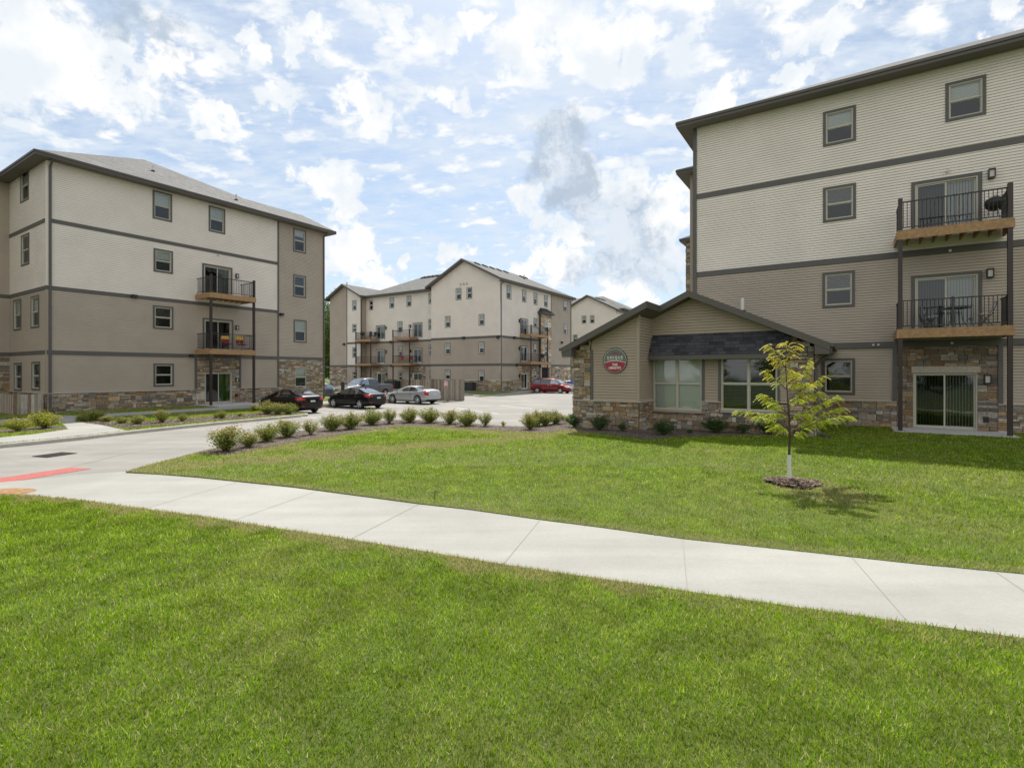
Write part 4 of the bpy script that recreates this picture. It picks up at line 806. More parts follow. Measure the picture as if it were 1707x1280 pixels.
    balcony(r, F, F.s(866), F.s(866)+4.6, zr3, 1.8, zr2, joist=False, midpost=False); balcony(r, F, F.s(866), F.s(866)+4.6, zr2, 1.8, .2, joist=False, midpost=False)
    for z in (zr3+1.75, zr2+1.75, 2.0): wall_lamp(r, F, F.s(865.5), z, 1.5)
    # main wall
    Lm = 13.3; m0 = -Lm; om = [w(M, 615.5, 622, 501, 517.5, blind=.1), w(M, 649.5, 657, 496.6, 514.2, blind=.5), w(M, 678, 685.7, 493.4, 511.8, blind=.5), w(M, 714.7, 719.3, 489, 507, blind=.45), w(M, 663, 671, 536, 554, blind=.5), w(M, 714.5, 719.3, 532, 550, blind=0),
          w(M, 664, 670.8, 577, 594.6, blind=.4), w(M, 715, 719.7, 575, 592.5, blind=0), w(M, 664, 670.8, 619, 636, blind=0), w(M, 716, 719.7, 618, 631, blind=.6)]
    zm3, zm2 = 7.35, 3.75
    for (p0, p1, q0, q1) in ((627, 642, 628.5, 643), (688.3, 704.3, 689, 704)):
        c = [('dark_curtain', 'curtain'), ('curtain', 'dark_curtain')][p0 > 650]
        om += [sliding_door(r, M, M.s(p0), M.s(p1), zm3, zm3+2.15, cur=c, vin='vinyl_white'), sliding_door(r, M, M.s(p0), M.s(p1), zm2, zm2+2.15, cur=c, vin='vinyl_white'), sliding_door(r, M, M.s(q0), M.s(q1), .25, 2.35, trim=0, cur=c, vin='vinyl_white')]
    b = MB(); lap_wall(b, M, m0, 0, b2, ze+.1, om, 'cream_siding'); b.build('wall', r); b = MB(); lap_wall(b, M, m0, 0, b1, b2, om, 'taupe_siding'); b.build('wall', r)
    p1, p2, p3, p4 = M.s(622.5), M.s(646.5), M.s(683.5), M.s(709.5)
    
    for a, c in ((m0, p1), (p2, p3), (p4, 0)): b = MB(); lap_wall(b, M, a, c, 1.45, b1, om, 'taupe_siding'); b.build('wall', r); b = MB(); stone_wall(b, M, a, c, 0, 1.42, [], sc=1.6); b.build('stone_cladding', r)
    
    for a, c in ((p1, p2), (p3, p4)): b = MB(); stone_wall(b, M, a, c, 0, b1, om, sc=1.6); b.build('stone_cladding', r)
    b = MB(); band(b, M, m0, 0, b2, .28); band(b, M, m0, 0, b1, .28, .08); b.build('trim_band', r)
    for a in (M.s(607.5), M.s(668.8)):
        balcony(r, M, a, a+3.4, zm3, 1.8, zm2, joist=False, midpost=False); balcony(r, M, a, a+3.4, zm2, 1.8, .2, joist=False, midpost=False)
    for px, z in ((643.6, zm3+1.7), (643.6, zm2+1.75), (684.5, zm3+1.7), (684.7, zm2+1.75), (644, 2.1), (685.5, 2.1)): wall_lamp(r, M, M.s(px), z, 1.4)
    # left stub
    Ws = 7.15; os_ = [w(S, 587.5, 594.2, 501, 518, blind=.5), w(S, 587.5, 594.2, 540.6, 553.9, blind=0), w(S, 587.8, 594.6, 579, 596, blind=0), w(S, 587.8, 594.7, 619, 632, blind=0)]
    st = S.s(578.5); lg = gable_lim(-Ws-.6, .6, ze, .5)
    b = MB(); lap_wall(b, S, st, 0, b1, 18, os_, 'cream_siding', lim=lg); b.build('wall', r); b = MB(); lap_wall(b, S, -Ws, st, b1, 18, [], 'taupe_siding', lim=lg); lap_wall(b, S, st, 0, 0, b1, os_, 'taupe_siding'); b.build('wall', r)
    b = MB(); stone_wall(b, S, -Ws, st, 0, b1, [], sc=1.6); b.build('stone_cladding', r)
    b = MB(); band(b, S, st, 0, b2, .28); band(b, S, -Ws, 0, b1, .3, .08); b.fbox(S, st-.06, st+.06, b1, 16.4, 0, .05, 'grey_trim'); b.build('trim_band', r)
    b = MB(); lap_wall(b, Q, 0, 1.2, 0, ze+.1, [], 'taupe_siding'); b.build('wall', r)
    b = MB()
    for (p, q) in ((F.P(Ln, 0, 0), F.P(Ln, 0, -W)), (S.P(-Ws, 0, 0), S.P(-Ws, 0, -12))): b.face([p, q, q+Vector((0, 0, ze+.1)), p+Vector((0, 0, ze+.1))], 'taupe_siding')
    b.build('wall', r)
    downspout(r, F, .1, .1, ze+.1, ov=.55, w=.16, col='downspout'); downspout(r, F, Ln-.1, .1, ze+.1, ov=.55, w=.14); downspout(r, Q, .12, .1, ze+.1, ov=.5, w=.14)
    for F_, px, z in ((G, 831, b2-.1), (G, 773.5, b2-.0), (F, 856.5, b2), (F, 860.5, b1), (F, 935.5, F.z(935, 571)), (S, 574.5, S.z(574.5, 574)), (M, 652, b2), (M, 654, b1)):
        b = MB(); q = F_.s(px); b.fbox(F_, q-.16, q+.16, z-.16, z+.16, .03, .3, 'lamp_black'); b.build('floodlight', r)
    ro, zr = roof(r, G, -W-.6, .6, .6, -Ln-.6, ze, .5, axis='n', ends=('gable', 'hip'), vents=[(1.5+k*1.7, -1.0) for k in range(5)]+[(12.6, -1), (13.6, -1)], fh=.28)
    pipe(ro, G.P(-5.6+2.0, zr-.95, -11.5), .5, .08)
    ro, zr = roof(r, M, m0-.6, 10.5, .6, -13.6, ze, .5, vents=[(-6.6+k*.82, 1.0) for k in range(11)], fh=.28)
    pipe(ro, M.P(-1.4, zr-2.3, -2.2), .6, .09)
    roof(r, S, -Ws-.6, .6, .6, -9, ze+.003, .5, axis='n', ends=('gable', 'gable'), fh=.28)
    # stub number plate strips on the gable, three small digits
    b = MB(); text_mesh(b, G, '3 0 2', G.s(773.3), G.z(773.3, 474), .42, .04, 'taupe_trim', 1.35); b.build('house_number', r)
centre_building()
def far_building():
    r = empty('apartment_building', (14, 100, .2), 'farthest cream gabled apartment building showing between the centre building and the clubhouse roof', 'building', 'apartment buildings of the complex')
    G, F = FDG, FDR; ze = 13.75; W = 11.4; kw = dict(vin='vinyl_white', trim=.08)
    og = [winpx(r, G, 969.8, 977.3, 526.5, 539.8, blind=.5, **kw), winpx(r, G, 983.5, 990.8, 526, 539, blind=.5, **kw), winpx(r, G, 955, 962.5, 558, 571.5, blind=.5, **kw), winpx(r, G, 955, 962, 588, 601, blind=.5, **kw), winpx(r, G, 955, 962, 619, 633, blind=0, **kw)]
    b = MB(); lap_wall(b, G, -W, 0, 6.9, 18, og, 'cream_siding', lim=gable_lim(-W-.6, .6, ze, .5)); b.build('wall', r); b = MB(); lap_wall(b, G, -W, 0, 0, 6.9, og, 'taupe_siding'); b.build('wall', r)
    b = MB(); lap_wall(b, F, 0, 18, 0, ze+.1, [], 'cream_siding'); b.build('wall', r)
    b = MB(); band(b, G, -W, 0, 6.9, .3); band(b, G, -W, 0, 3.4, .3); b.build('trim_band', r)
    roof(r, G, -W-.6, .6, .6, -18.6, ze, .5, axis='n', ends=('gable', 'hip'), vents=[(2+k*1.6, -1) for k in range(5)], fh=.28)
    roof(r, G, -W-10, 1, -1.5, -16, ze+.4, .5, fh=.28)
far_building()
# ---------------- ground ----------------
def ss(x, a, b): t = min(1, max(0, (x-a)/(b-a))); return t*t*(3-2*t)
def Tsw(x, y): return .012+.088*ss(x, -12, -7.5)
def Tn(x, y): return Tsw(x, y)+.012
def TA(x, y):
    q = (16.22-x)*.5437+(19.4-y)*.8394
    return Tsw(x, y)+.008+.035*ss(y, 11, 16)+.012*ss(y, 7, 11)+.17*ss(q, 15.5, 8.5)*ss(x, -4, 3.5)
def TB(x, y):
    q = (x+25.04)*.8394-(y-27.9)*.5437
    return .13+.16*ss(q, 6.5, 3.5)
def T0(x, y): return 0.0
def gp(px, y, T=T0):
    h = 0
    for _ in range(12):
        Y = (CZ-h)*FP/(y-PY); X = (px-PX)/FP*Y; h = T(X, Y)
    return (X, Y)
def inpoly(P, poly):
    x, y = P[:, 0], P[:, 1]; c = np.zeros(len(P), bool); n = len(poly)
    for i in range(n):
        x0, y0 = poly[i]; x1, y1 = poly[i-1]
        m = ((y0 > y) != (y1 > y)); c ^= m & (x < (x1-x0)*(y-y0)/((y1-y0) if y1 != y0 else 1e-9)+x0)
    return c
def sheet(name, poly, T, m, step=1.0, dz=0.0, skirt=0.0, skirt_m='kerb', kind='structure', bump=0):
    """ground patch filling the polygon at height T(x,y)+dz, with an edge wall going down"""
    pts = []; n = len(poly)
    for i in range(n):
        a, c = poly[i], poly[(i+1) % n]; L = math.hypot(c[0]-a[0], c[1]-a[1]); k = max(1, int(L/(step*1.5)))
        pts += [(a[0]+(c[0]-a[0])*j/k, a[1]+(c[1]-a[1])*j/k) for j in range(k)]
    nb = len(pts); A = np.array(pts); lo = A.min(0); hi = A.max(0)
    gx, gy = np.meshgrid(np.arange(lo[0]+step*.5, hi[0], step), np.arange(lo[1]+step*.5, hi[1], step)); G = np.stack([gx.ravel(), gy.ravel()], 1)
    G = G[inpoly(G, pts)]
    if len(G) > 6000: G = G[::2]
    inner = [tuple(g) for g in G if np.min((A[:, 0]-g[0])**2+(A[:, 1]-g[1])**2) > (step*.35)**2]
    vs, es, fs, *_ = delaunay_2d_cdt([Vector(p) for p in pts+inner], [(i, (i+1) % nb) for i in range(nb)], [], 1, 1e-5)
    V = [(v.x, v.y, T(v.x, v.y)+dz) for v in vs]; Fc = []
    for f in fs:
        cx = sum(V[i][0] for i in f)/3; cy = sum(V[i][1] for i in f)/3
        if inpoly(np.array([[cx, cy]]), pts)[0]: Fc.append(list(f))
    b = MB(); b.v = V; b.f = Fc; b.m = [b.mi(m)]*len(Fc)
    if skirt > 0:
        for i in range(nb):
            a, c = pts[i], pts[(i+1) % nb]; za, zc = T(*a)+dz, T(*c)+dz
            b.face([(a[0], a[1], za), (c[0], c[1], zc), (c[0], c[1], zc-skirt), (a[0], a[1], za-skirt)], skirt_m)
    o = b.build(name)
    if kind: o['kind'] = kind
    return o
def strip(pts, w, T, dz, m, b, closed=False):     # ribbon along a world polyline
    for a, c in zip(pts[:-1], pts[1:]):
        d = Vector((c[0]-a[0], c[1]-a[1])); L = d.length
        if L < 1e-6: continue
        k = max(1, int(L/1.0)); nx, ny = -d.y/L*w/2, d.x/L*w/2
        for j in range(k):
            p = (a[0]+d.x*j/k, a[1]+d.y*j/k); q = (a[0]+d.x*(j+1)/k, a[1]+d.y*(j+1)/k)
            b.face([(p[0]+nx, p[1]+ny, T(*p)+dz), (p[0]-nx, p[1]-ny, T(*p)+dz), (q[0]-nx, q[1]-ny, T(*q)+dz), (q[0]+nx, q[1]+ny, T(*q)+dz)], m)
def kerb(name, pts, T, w=.16, h=.0, top=.006, m='kerb'):
    """raised kerb along a world polyline: its top at T+top, its road face down to z=-0.02"""
    b = MB(); off = []
    for i, p in enumerate(pts):
        a = Vector(pts[max(0, i-1)]); c = Vector(pts[min(len(pts)-1, i+1)]); t = (c-a).normalized(); n = Vector((-t.y, t.x)); off.append((Vector(p), n))
    for (p, n), (q, k) in zip(off[:-1], off[1:]):
        L = []
        for (r, s) in ((p, n), (q, k)):
            zt = T(r.x, r.y)+top; o1 = r-s*w*.5; o2 = r+s*w*.5; L.append([(o1.x, o1.y, -.02), (o1.x*.99+o2.x*.01, o1.y*.99+o2.y*.01, zt-.02), (o1.x*.85+o2.x*.15, o1.y*.85+o2.y*.15, zt), (o2.x, o2.y, zt), (o2.x, o2.y, -.02)])
        for j in range(4): b.face([L[0][j], L[1][j], L[1][j+1], L[0][j+1]], m)
    o = b.build(name); o['kind'] = 'structure'; return o

far_px = [(210, 786), (328, 795.8), (492, 812.8), (540, 819), (698, 840), (786, 850), (900, 866.3), (1000, 879), (1137.5, 898), (1349, 920.5), (1527, 940), (1707, 956.7)]
near_px = [(16, 826), (49, 826.5), (131, 834.5), (246, 850), (328, 860), (459, 881), (560, 896), (702, 919), (839, 941.7), (962, 960), (1140, 985.6), (1313, 1011), (1527, 1041), (1707, 1065)]
far = [gp(x, y, Tsw) for x, y in far_px]; near = [gp(x, y, Tsw) for x, y in near_px]
def ext(pts, L): a, c = Vector(pts[-4]), Vector(pts[-1]); d = (c-a).normalized(); return tuple(c+d*L)
farE, nearE = ext(far, 14), ext(near, 14)
# base earth to the horizon and the concrete lot
sheet('ground', [(-900, -60), (900, -60), (900, 1600), (-900, 1600)], lambda x, y: -.06, 'far_field', step=120)
lotpoly = [(-70, 3), (-26, 11), (-9.0, 12.2), (3, 12), (30, 30), (60, 90), (40, 140), (-60, 140), (-60, 40)]
sheet('parking_lot', [(-70, 4), (-13.2, 7.2), (-8.9, 12), (2, 12), (40, 20), (70, 90), (50, 160), (-70, 160)], T0, 'road_concrete', step=8)
sw = sheet('sidewalk', [gp(-160, 838, Tsw), gp(-90, 815, Tsw)] + [gp(-20, 806, Tsw), gp(60, 798, Tsw), gp(150, 790, Tsw)] + far+[farE, nearE]+near[::-1], Tsw, 'walk_concrete', step=.8, dz=.0, skirt=.12, skirt_m='walk_concrete')
b = MB()
for (p, q) in (((698, 840.5), (586, 898)), ((900, 867), (839, 940.5)), ((1138, 898.5), (1146, 985.5)), ((1420, 929), (1514, 1037)), ((530, 818), (388, 868)), ((396, 803.5), (240, 848)), ((1660, 953), (1850, 1085))):
    strip([gp(*p, Tsw), gp(*q, Tsw)], .009, Tsw, .004, 'joint', b)
j_ = b.build('control_joint'); j_['kind'] = 'structure'
b = MB(); strip([gp(118, 778.5), gp(215, 755), gp(300, 744), gp(380, 736)], .02, T0, .012, 'joint', b); strip([gp(-40, 716), gp(90, 779), gp(150, 781.5), gp(206, 786)], .001, T0, .004, 'joint', b)
strip([gp(205, 786.5), gp(150, 797), gp(60, 812), gp(20, 822)], .015, T0, .018, 'joint', b)
strip([gp(-60, 763), gp(70, 752), gp(240, 733), gp(360, 722), gp(470, 713)], .015, T0, .004, 'joint', b); o = b.build('road_joint'); o['kind'] = 'structure'
# lawn on the right, carrying clubhouse and right building
A_drive_px = [(210, 786), (240, 777), (270, 769), (300, 761.5), (330, 754), (365, 745.5), (400, 737), (450, 727), (500, 718.5), (560, 710), (620, 703), (660, 700.2), (700, 700.2), (760, 703.5), (810, 708), (840, 710.5), (870, 711), (900, 709), (925, 705.5), (937, 702.5)]
A_drive = [gp(x, y, TA) for x, y in A_drive_px]; tail = (2.6, 25.5)
A_poly = A_drive+[tail, (9.0, 36), (40, 60), (60, 40), (40, -2)]+[farE]+far[::-1][:-1]
sheet('lawn_right', A_poly, TA, 'turf', step=.8, skirt=.16, skirt_m='turf')
kerb('kerb_right', A_drive[7:]+[tail, (9.0, 36)], TA, top=.006)
# bed along the drive: between kerb and an inner edge
bed_in_px = [(330, 757), (380, 759), (440, 746.5), (500, 736), (545, 728.5), (600, 719.5), (660, 711.5), (720, 710.5), (780, 715), (830, 718), (870, 721), (905, 722), (935, 718), (965, 718), (990, 722), (1040, 728), (1080, 733), (1120, 729), (1200, 727), (1300, 726), (1352, 727)]
bed_in = [gp(x, y, TA) for x, y in bed_in_px]
wl = [tuple(FMX.P(0.1, 0, .0)[:2]), tuple(FMW.P(3, 0, -.02)[:2]), MW0, (4.68, 19.10), tuple(FMS.P(FMS.s(957), 0, 0)[:2]), (3.6, 22.2), (2.75, 24.9)]
bedA = A_drive[4:-1]+[(2.5, 24.9)]+wl[::-1][1:]+bed_in[::-1][:-1]
bedA = [p for p in bedA]
sheet('mulch_bed_right', [(x+.0, y) for x, y in bedA], TA, 'mulch', step=.7, dz=.012)
# near lawn
N_poly = [gp(-120, 820, Tn)]+near+[nearE, (22, -3), (-14, -3), (-26, 9)]
sheet('lawn_near', N_poly, Tn, 'turf', step=.8, skirt=.14, skirt_m='turf')
# left lawn
Bk_px = [(-150, 757), (-60, 747), (0, 740), (70, 733.5), (141, 726.5), (211, 718.5), (281, 711.5), (351, 704.5), (417, 698.5), (471, 693.8), (500, 691), (510, 690.2), (511.5, 689.2), (507, 688.2), (488, 686.3)]
Bk = [gp(x, y, TB) for x, y in Bk_px]
c0 = Vector((-25.04, 27.9)); n1 = Vector((D[1], -D[0])); dd = Vector(D)
lastB = Vector(Bk[-1]); sB_ = (lastB-c0).dot(dd); P1 = c0+dd*(sB_+.1)+n1*4.95; P2 = c0+dd*20.5+n1*4.95; P3 = c0+dd*20.5-n1*40; P4 = c0-dd*60-n1*40
sheet('lawn_left', Bk+[tuple(P1), tuple(P2), tuple(P3), tuple(P4)], TB, 'turf', step=1.2, skirt=.2, skirt_m='kerb')
kerb('kerb_left', (Bk+[tuple(P1), tuple(P2)])[::-1] if False else Bk+[tuple(P1), tuple(P2)], TB)
def fq(s_, q): p = c0+dd*s_+n1*q; return (p.x, p.y)
sheet('walk_left', [fq(-9, 3.35), fq(20.3, 3.35), fq(20.3, 4.75), fq(-9, 4.75)], TB, 'walk_concrete', step=.8, dz=.016, skirt=.03, skirt_m='walk_concrete')
ap = [gp(x, y, TB) for x, y in [(-100, 741), (0, 730), (60, 724), (114, 716), (104, 707), (97, 702), (90, 697), (60, 694.5), (74, 691.5), (125, 693.5), (126, 699.5), (160, 707), (205, 717), (211, 718.2), (141, 726), (70, 733), (0, 739.5), (-100, 750)]]
sheet('walk_apron', ap, TB, 'walk_concrete', step=.6, dz=.020, skirt=.03, skirt_m='walk_concrete')
sheet('mulch_bed_left', [gp(x, y, TB) for x, y in [(127, 701.3), (212, 714.2), (281, 708.5), (351, 702), (417, 697), (471, 692.6), (504, 690), (488, 687.3), (450, 688.5), (400, 691), (330, 696.5), (260, 701.5), (210, 705), (170, 702.5)]], TB, 'mulch', step=.6, dz=.014)
sheet('mulch_bed_corner', [gp(x, y, TB) for x, y in [(-60, 727), (0, 722), (60, 718), (114, 714.5), (95, 710), (60, 712), (20, 716), (-60, 720)]], TB, 'mulch', step=.5, dz=.014)
# ground in front of the centre building
E_px = [(800, 659.6), (830, 657.4), (860, 654.9), (886, 652.6)]
TE = lambda x, y: .13
Ek = [gp(x, y, TE) for x, y in E_px]; e_end = Vector(Ek[-1]); cg = Vector((-1.45, 64.4)); ee = Vector(E)
qE = (e_end-cg).dot(Vector((D[1], -D[0]))); P5 = cg+dd*45+n1*qE
qS = (Vector(Ek[0])-cg).dot(Vector((-D[0], -D[1]))); P6 = cg-ee*45-dd*max(2.2, min(qS, 4.5))
sheet('lawn_far', Ek+[tuple(P5), (10, 150), (-70, 150), tuple(P6), tuple(cg-ee*4-dd*max(2.2, min(qS, 4.5)))], TE, 'turf', step=4, skirt=.16, skirt_m='kerb')
kerb('kerb_far', [tuple(P6), tuple(cg-ee*4-dd*max(2.2, min(qS, 4.5)))]+Ek+[tuple(P5)], TE)
sheet('walk_far', [tuple(cg-ee*40-dd*3.0), tuple(cg+ee*2.2-dd*2.0), tuple(cg+dd*30+n1*2.2), tuple(cg+dd*30+n1*3.8), tuple(cg+ee*4-dd*2.4), tuple(cg-ee*40-dd*4.2)], TE, 'walk_concrete', step=3, dz=.016)
# markings and inset things on the paving
b = MB(); st = Vector(gp(488, 690))
for px, y in ((528, 697), (560, 689), (640, 683), (672, 679)):
    p = Vector(gp(px, y)); strip([tuple(p), tuple(p-ee*5.2)], .10, T0, .005, 'paint_white', b)
for px, y in ((830, 690), (905, 684)):
    p = Vector(gp(px, y)); strip([tuple(p), tuple(p-ee*0-dd*0+Vector((-.3, .5))*10)], .10, T0, .005, 'paint_white', b)
o = b.build('stall_lines'); o['kind'] = 'structure'
b = MB(); pl = [gp(x, y) for x, y in ((-60, 808), (0, 797), (117, 779.5), (152, 781.5), (0, 806.5), (-60, 817))]; b.face([(x, y, .006) for x, y in pl], 'tactile')
for k in range(90):
    for j in range(4):
        t = (k+.5)/90; a = Vector(gp(-60, 808)).lerp(Vector(gp(117, 779.5)), t); c = Vector(gp(-60, 817)).lerp(Vector(gp(152, 781.5)), t); q = a.lerp(c, (j+.5)/4); z = .006
        b.hexa([(q.x-.018, q.y-.018, z), (q.x+.018, q.y-.018, z), (q.x+.018, q.y+.018, z), (q.x-.018, q.y+.018, z), (q.x-.01, q.y-.01, z+.006), (q.x+.01, q.y-.01, z+.006), (q.x+.01, q.y+.01, z+.006), (q.x-.01, q.y+.01, z+.006)], 'tactile')
tag(b.build('tactile_paving'), 'red ribbed tactile paving strip set in the concrete at the sidewalk crossing', 'tactile paving')
g = [gp(x, y) for x, y in ((54, 761), (104, 754.3), (128, 755.8), (78, 762.8))]; b = MB(); b.face([(x, y, .006) for x, y in g], 'wheel_arch')
G4 = [Vector(q) for q in g]; 
for k in range(13):
    t = k/12; a = G4[0].lerp(G4[1], t); c = G4[3].lerp(G4[2], t); b.beam((a.x, a.y, .016), (c.x, c.y, .016), .028, .008, 'grate')
for t in (0, .5, 1): a = G4[0].lerp(G4[3], t); c = G4[1].lerp(G4[2], t); b.beam((a.x, a.y, .018), (c.x, c.y, .018), .03, .008, 'grate')
tag(b.build('drain_grate'), 'dark iron drain grate in the driveway at the left', 'drain grate')
c = Vector(gp(4, 821.5, Tsw)); b = MB(); n = 20
b.face([(c.x+.62*math.cos(6.283*k/n), c.y+.36*math.sin(6.283*k/n), Tsw(c.x, c.y)+.02) for k in range(n)], 'rust_soil')
tag(b.build('manhole_cover'), 'rusty brown round cover at the left edge of the near lawn', 'manhole cover')

# ---------------- fences and posts ----------------
def board_fence(name, segs, z0, z1, label, cat='fence', bw=.14, group=None, tones=((.27, .235, .19), (.21, .18, .145), (.33, .29, .235), (.17, .135, .10))):
    r = empty(name, (segs[0][0][0], segs[0][0][1], z0), label, cat, group)
    for (p, q) in segs:
        p, q = Vector(p), Vector(q); L = (q-p).length; u = (q-p)/L; F = Facade(tuple(p), tuple(u)); b = MB(); x = 0
        while x < L-.02:
            w = min(bw, L-x); t = random.choice(tones); v = random.uniform(.85, 1.15); t = tuple(k*v for k in t); h = z1+random.uniform(-.012, .012)
            b.fbox(F, x+.003, x+w-.003, z0+.03, h, 0, .02, 'fence_wood', t); x += bw
        b.build('board_panel', r); b = MB()
        for z in (z0+.25, z1-.25): b.fbox(F, 0, L, z-.04, z+.04, -.04, -.002, 'fence_wood', tones[1])
        for x in np.arange(.05, L, 2.2): b.fbox(F, x-.045, x+.045, z0, z1-.03, -.13, -.042, 'fence_wood', tones[1])
        b.fbox(F, L-.1, L-.01, z0, z1-.03, -.13, -.042, 'fence_wood', tones[1]); b.build('rail_frame', r)
    return r
fc = gp(746.5, 669.3); fc = (fc[0], fc[1]); fl = ads(fc, E, -4.2); fr = ads(fc, D, 2.25)
board_fence('board_fence', [(fl, fc), (fc, fr), (fr, ads(fl, D, 2.25))], 0, 1.84, 'weathered grey board fence enclosure standing in the parking lot behind the silver coupe')
p0 = Vector((-25.75, 26.75)); board_fence('board_fence', [(tuple(p0-ee*4.5), tuple(p0)), (tuple(p0), tuple(p0+dd*1.2))], .28, 1.33, 'low weathered board fence at the corner of the left building', tones=((.36, .33, .28), (.30, .25, .19), (.40, .37, .32), (.22, .15, .10)))
def noparking():
    x, y = gp(743.5, 669.8); y -= .12; o = empty('parking_sign', (x, y, 0), 'small red and white no parking sign on a post before the board fence', 'sign')
    b = MB(); b.tube([(x, y, 0), (x, y, 1.75)], .028, 'galv'); b.build('post', o)
    F = Facade((x-.0, y-.04), (.97, -.24)); b = MB(); b.fbox(F, -.15, .15, 1.24, 1.72, 0, .008, 'sign_white'); b.build('sign_panel', o)
    b = MB(); b.fbox(F, -.13, -.04, 1.58, 1.69, .009, .012, 'sign_red'); b.fbox(F, .04, .13, 1.58, 1.69, .009, .012, 'sign_red'); b.fbox(F, -.14, .14, 1.25, 1.35, .009, .012, 'sign_red')
    for z in (1.54, 1.495, 1.45, 1.405): b.fbox(F, -.12, .12, z-.010, z+.006, .009, .012, 'sign_red')
    b.build('sign_marks', o)
noparking()
def post_sign(px, y, z0, z1, w, h, m, label, u, back=None):
    x, yy = gp(px, y); o = empty('post_sign', (x, yy, 0), label, 'sign'); b = MB(); b.tube([(x, yy, 0), (x, yy, z1-.02)], .03, 'galv'); b.build('post', o)
    F = Facade((x+u[1]*.04, yy-u[0]*.04), u); b = MB(); b.fbox(F, -w/2, w/2, z1-h, z1, 0, .01, m); b.build('sign_panel', o)
    if back: b = MB(); b.fbox(F, -w/2+.03, w/2-.03, z1-h+.03, z1-.03, -.003, -.001, back); b.build('sign_marks', o)
post_sign(571.5, 667.5, 0, 1.62, .30, .75, 'black_metal', 'narrow dark sign panel on a post between the grey pickup and the black sedan', (.95, .3))
x_, y_ = gp(953, 653.5); post_sign(953.2, 656, 0, 1.55, .32, .46, 'sign_blue', 'small blue accessible parking sign on a post beyond the white car', (.97, -.2))
def ac_unit(x, y, ang, label, z=.15, s=1.0):
    o = empty('air_conditioner', (x, y, z), label, 'air conditioner', 'dark condenser units by the walls'); u = (math.cos(ang), math.sin(ang)); F = Facade((x, y), u)
    b = MB(); b.fbox(F, -.45*s, .45*s, z, z+.82*s, 0, .02, 'ac_dark'); b.fbox(F, -.45*s, .45*s, z, z+.82*s, -.9*s, -.88*s, 'ac_dark'); b.fbox(F, -.45*s, -.43*s, z, z+.82*s, -.88*s, 0, 'ac_dark'); b.fbox(F, .43*s, .45*s, z, z+.82*s, -.88*s, 0, 'ac_dark')
    for k in range(12): b.fbox(F, -.42*s, .42*s, z+(.06+k*.06)*s, z+(.08+k*.06)*s, .02, .035, 'ac_dark')
    b.build('cabinet', o); b = MB(); b.fbox(F, -.46*s, .46*s, z+.82*s, z+.86*s, -.91*s, .03, 'ac_dark'); c = F.P(0, z+.865*s, -.44*s)
    for rr in (.12, .2, .28, .36): b.tube([c+Vector((rr*s*math.cos(a), rr*s*math.sin(a), .01)) for a in np.linspace(0, 6.283, 17)], .008, 'black_metal', n=4, caps=False)
    b.build('fan_top', o)
aE = math.atan2(E[1], E[0])
for k, (px, lab) in enumerate(((779, 'dark condenser unit just right of the board fence'), (788.5, 'dark condenser unit second to the right of the board fence'))):
    q = FCG.P(FCG.s(px), .15, .95); ac_unit(q.x, q.y, aE, lab, s=1.15)
for k, (px, lab) in enumerate(((611, 'dark condenser unit under the left balcony stack of the centre building'), (655, 'dark condenser unit between the two balcony stacks of the centre building'), (664, 'dark condenser unit left of the second balcony post of the centre building'))):
    q = FCM.P(FCM.s(px), .15, 1.2); ac_unit(q.x, q.y, aE, lab, s=1.2)
b = MB(); x, y = gp(724.5, 831, TA); b.tube([(x, y, TA(x, y)-.02), (x+.01, y, TA(x, y)+.16)], [.008, .007], 'grate'); tag(b.build('stake'), 'thin green metal stake standing in the lawn beside the sidewalk', 'stake')
# ---------------- vehicles ----------------
def catmull(st, x):
    """smooth interpolation of the station table at x"""
    xs = [s[0] for s in st]
    i = max(1, min(len(st)-2, next((k for k in range(len(xs)) if xs[k] >= x), len(xs)-1)))
    a, c = st[i-1], st[i]; t = 0 if c[0] == a[0] else min(1, max(0, (x-a[0])/(c[0]-a[0])))
    return [a[k]+(c[k]-a[k])*t for k in range(len(a))]
def car_body(st, tumble=.0):
    """stations (x, zlow, zshoulder, ztop, halfwidth, halfwidth_top)"""
    bm = bmesh.new(); rings = []
    for (x, zl, zs, zt, w, wt) in st:
        h = zs-zl; gb = .90*w if zt-zs > .12 else max(wt, .80*w)
        half = [(0, zl), (.80*w, zl), (.955*w, zl+.05), (.995*w, zl+.30*h), (w, zl+.62*h), (.985*w, zl+.88*h), (.945*w, zs), (gb, zs+.012), (wt+(gb-wt)*.42, zs+(zt-zs)*.52), (wt, zs+(zt-zs)*.88), (wt*.78, zs+(zt-zs)*.975), (wt*.4, zt), (0, zt)]
        loop = [bm.verts.new((x, y, z)) for (y, z) in half]+[bm.verts.new((x, -y, z)) for (y, z) in half[-2:0:-1]]; rings.append(loop)
    n = len(rings[0])
    for a, c in zip(rings[:-1], rings[1:]):
        for j in range(n): bm.faces.new((a[j], a[(j+1) % n], c[(j+1) % n], c[j]))
    bm.faces.new(rings[0]); bm.faces.new(rings[-1][::-1]); bmesh.ops.recalc_face_normals(bm, faces=bm.faces)
    me = bpy.data.meshes.new('t'); bm.to_mesh(me); bm.free(); o = bpy.data.objects.new('t', me); COL.objects.link(o)
    m = o.modifiers.new('s', 'SUBSURF'); m.levels = 2; m.render_levels = 2
    dg = bpy.context.evaluated_depsgraph_get(); m2 = bpy.data.meshes.new_from_object(o.evaluated_get(dg)); bpy.data.objects.remove(o); bpy.data.meshes.remove(me)
    return m2
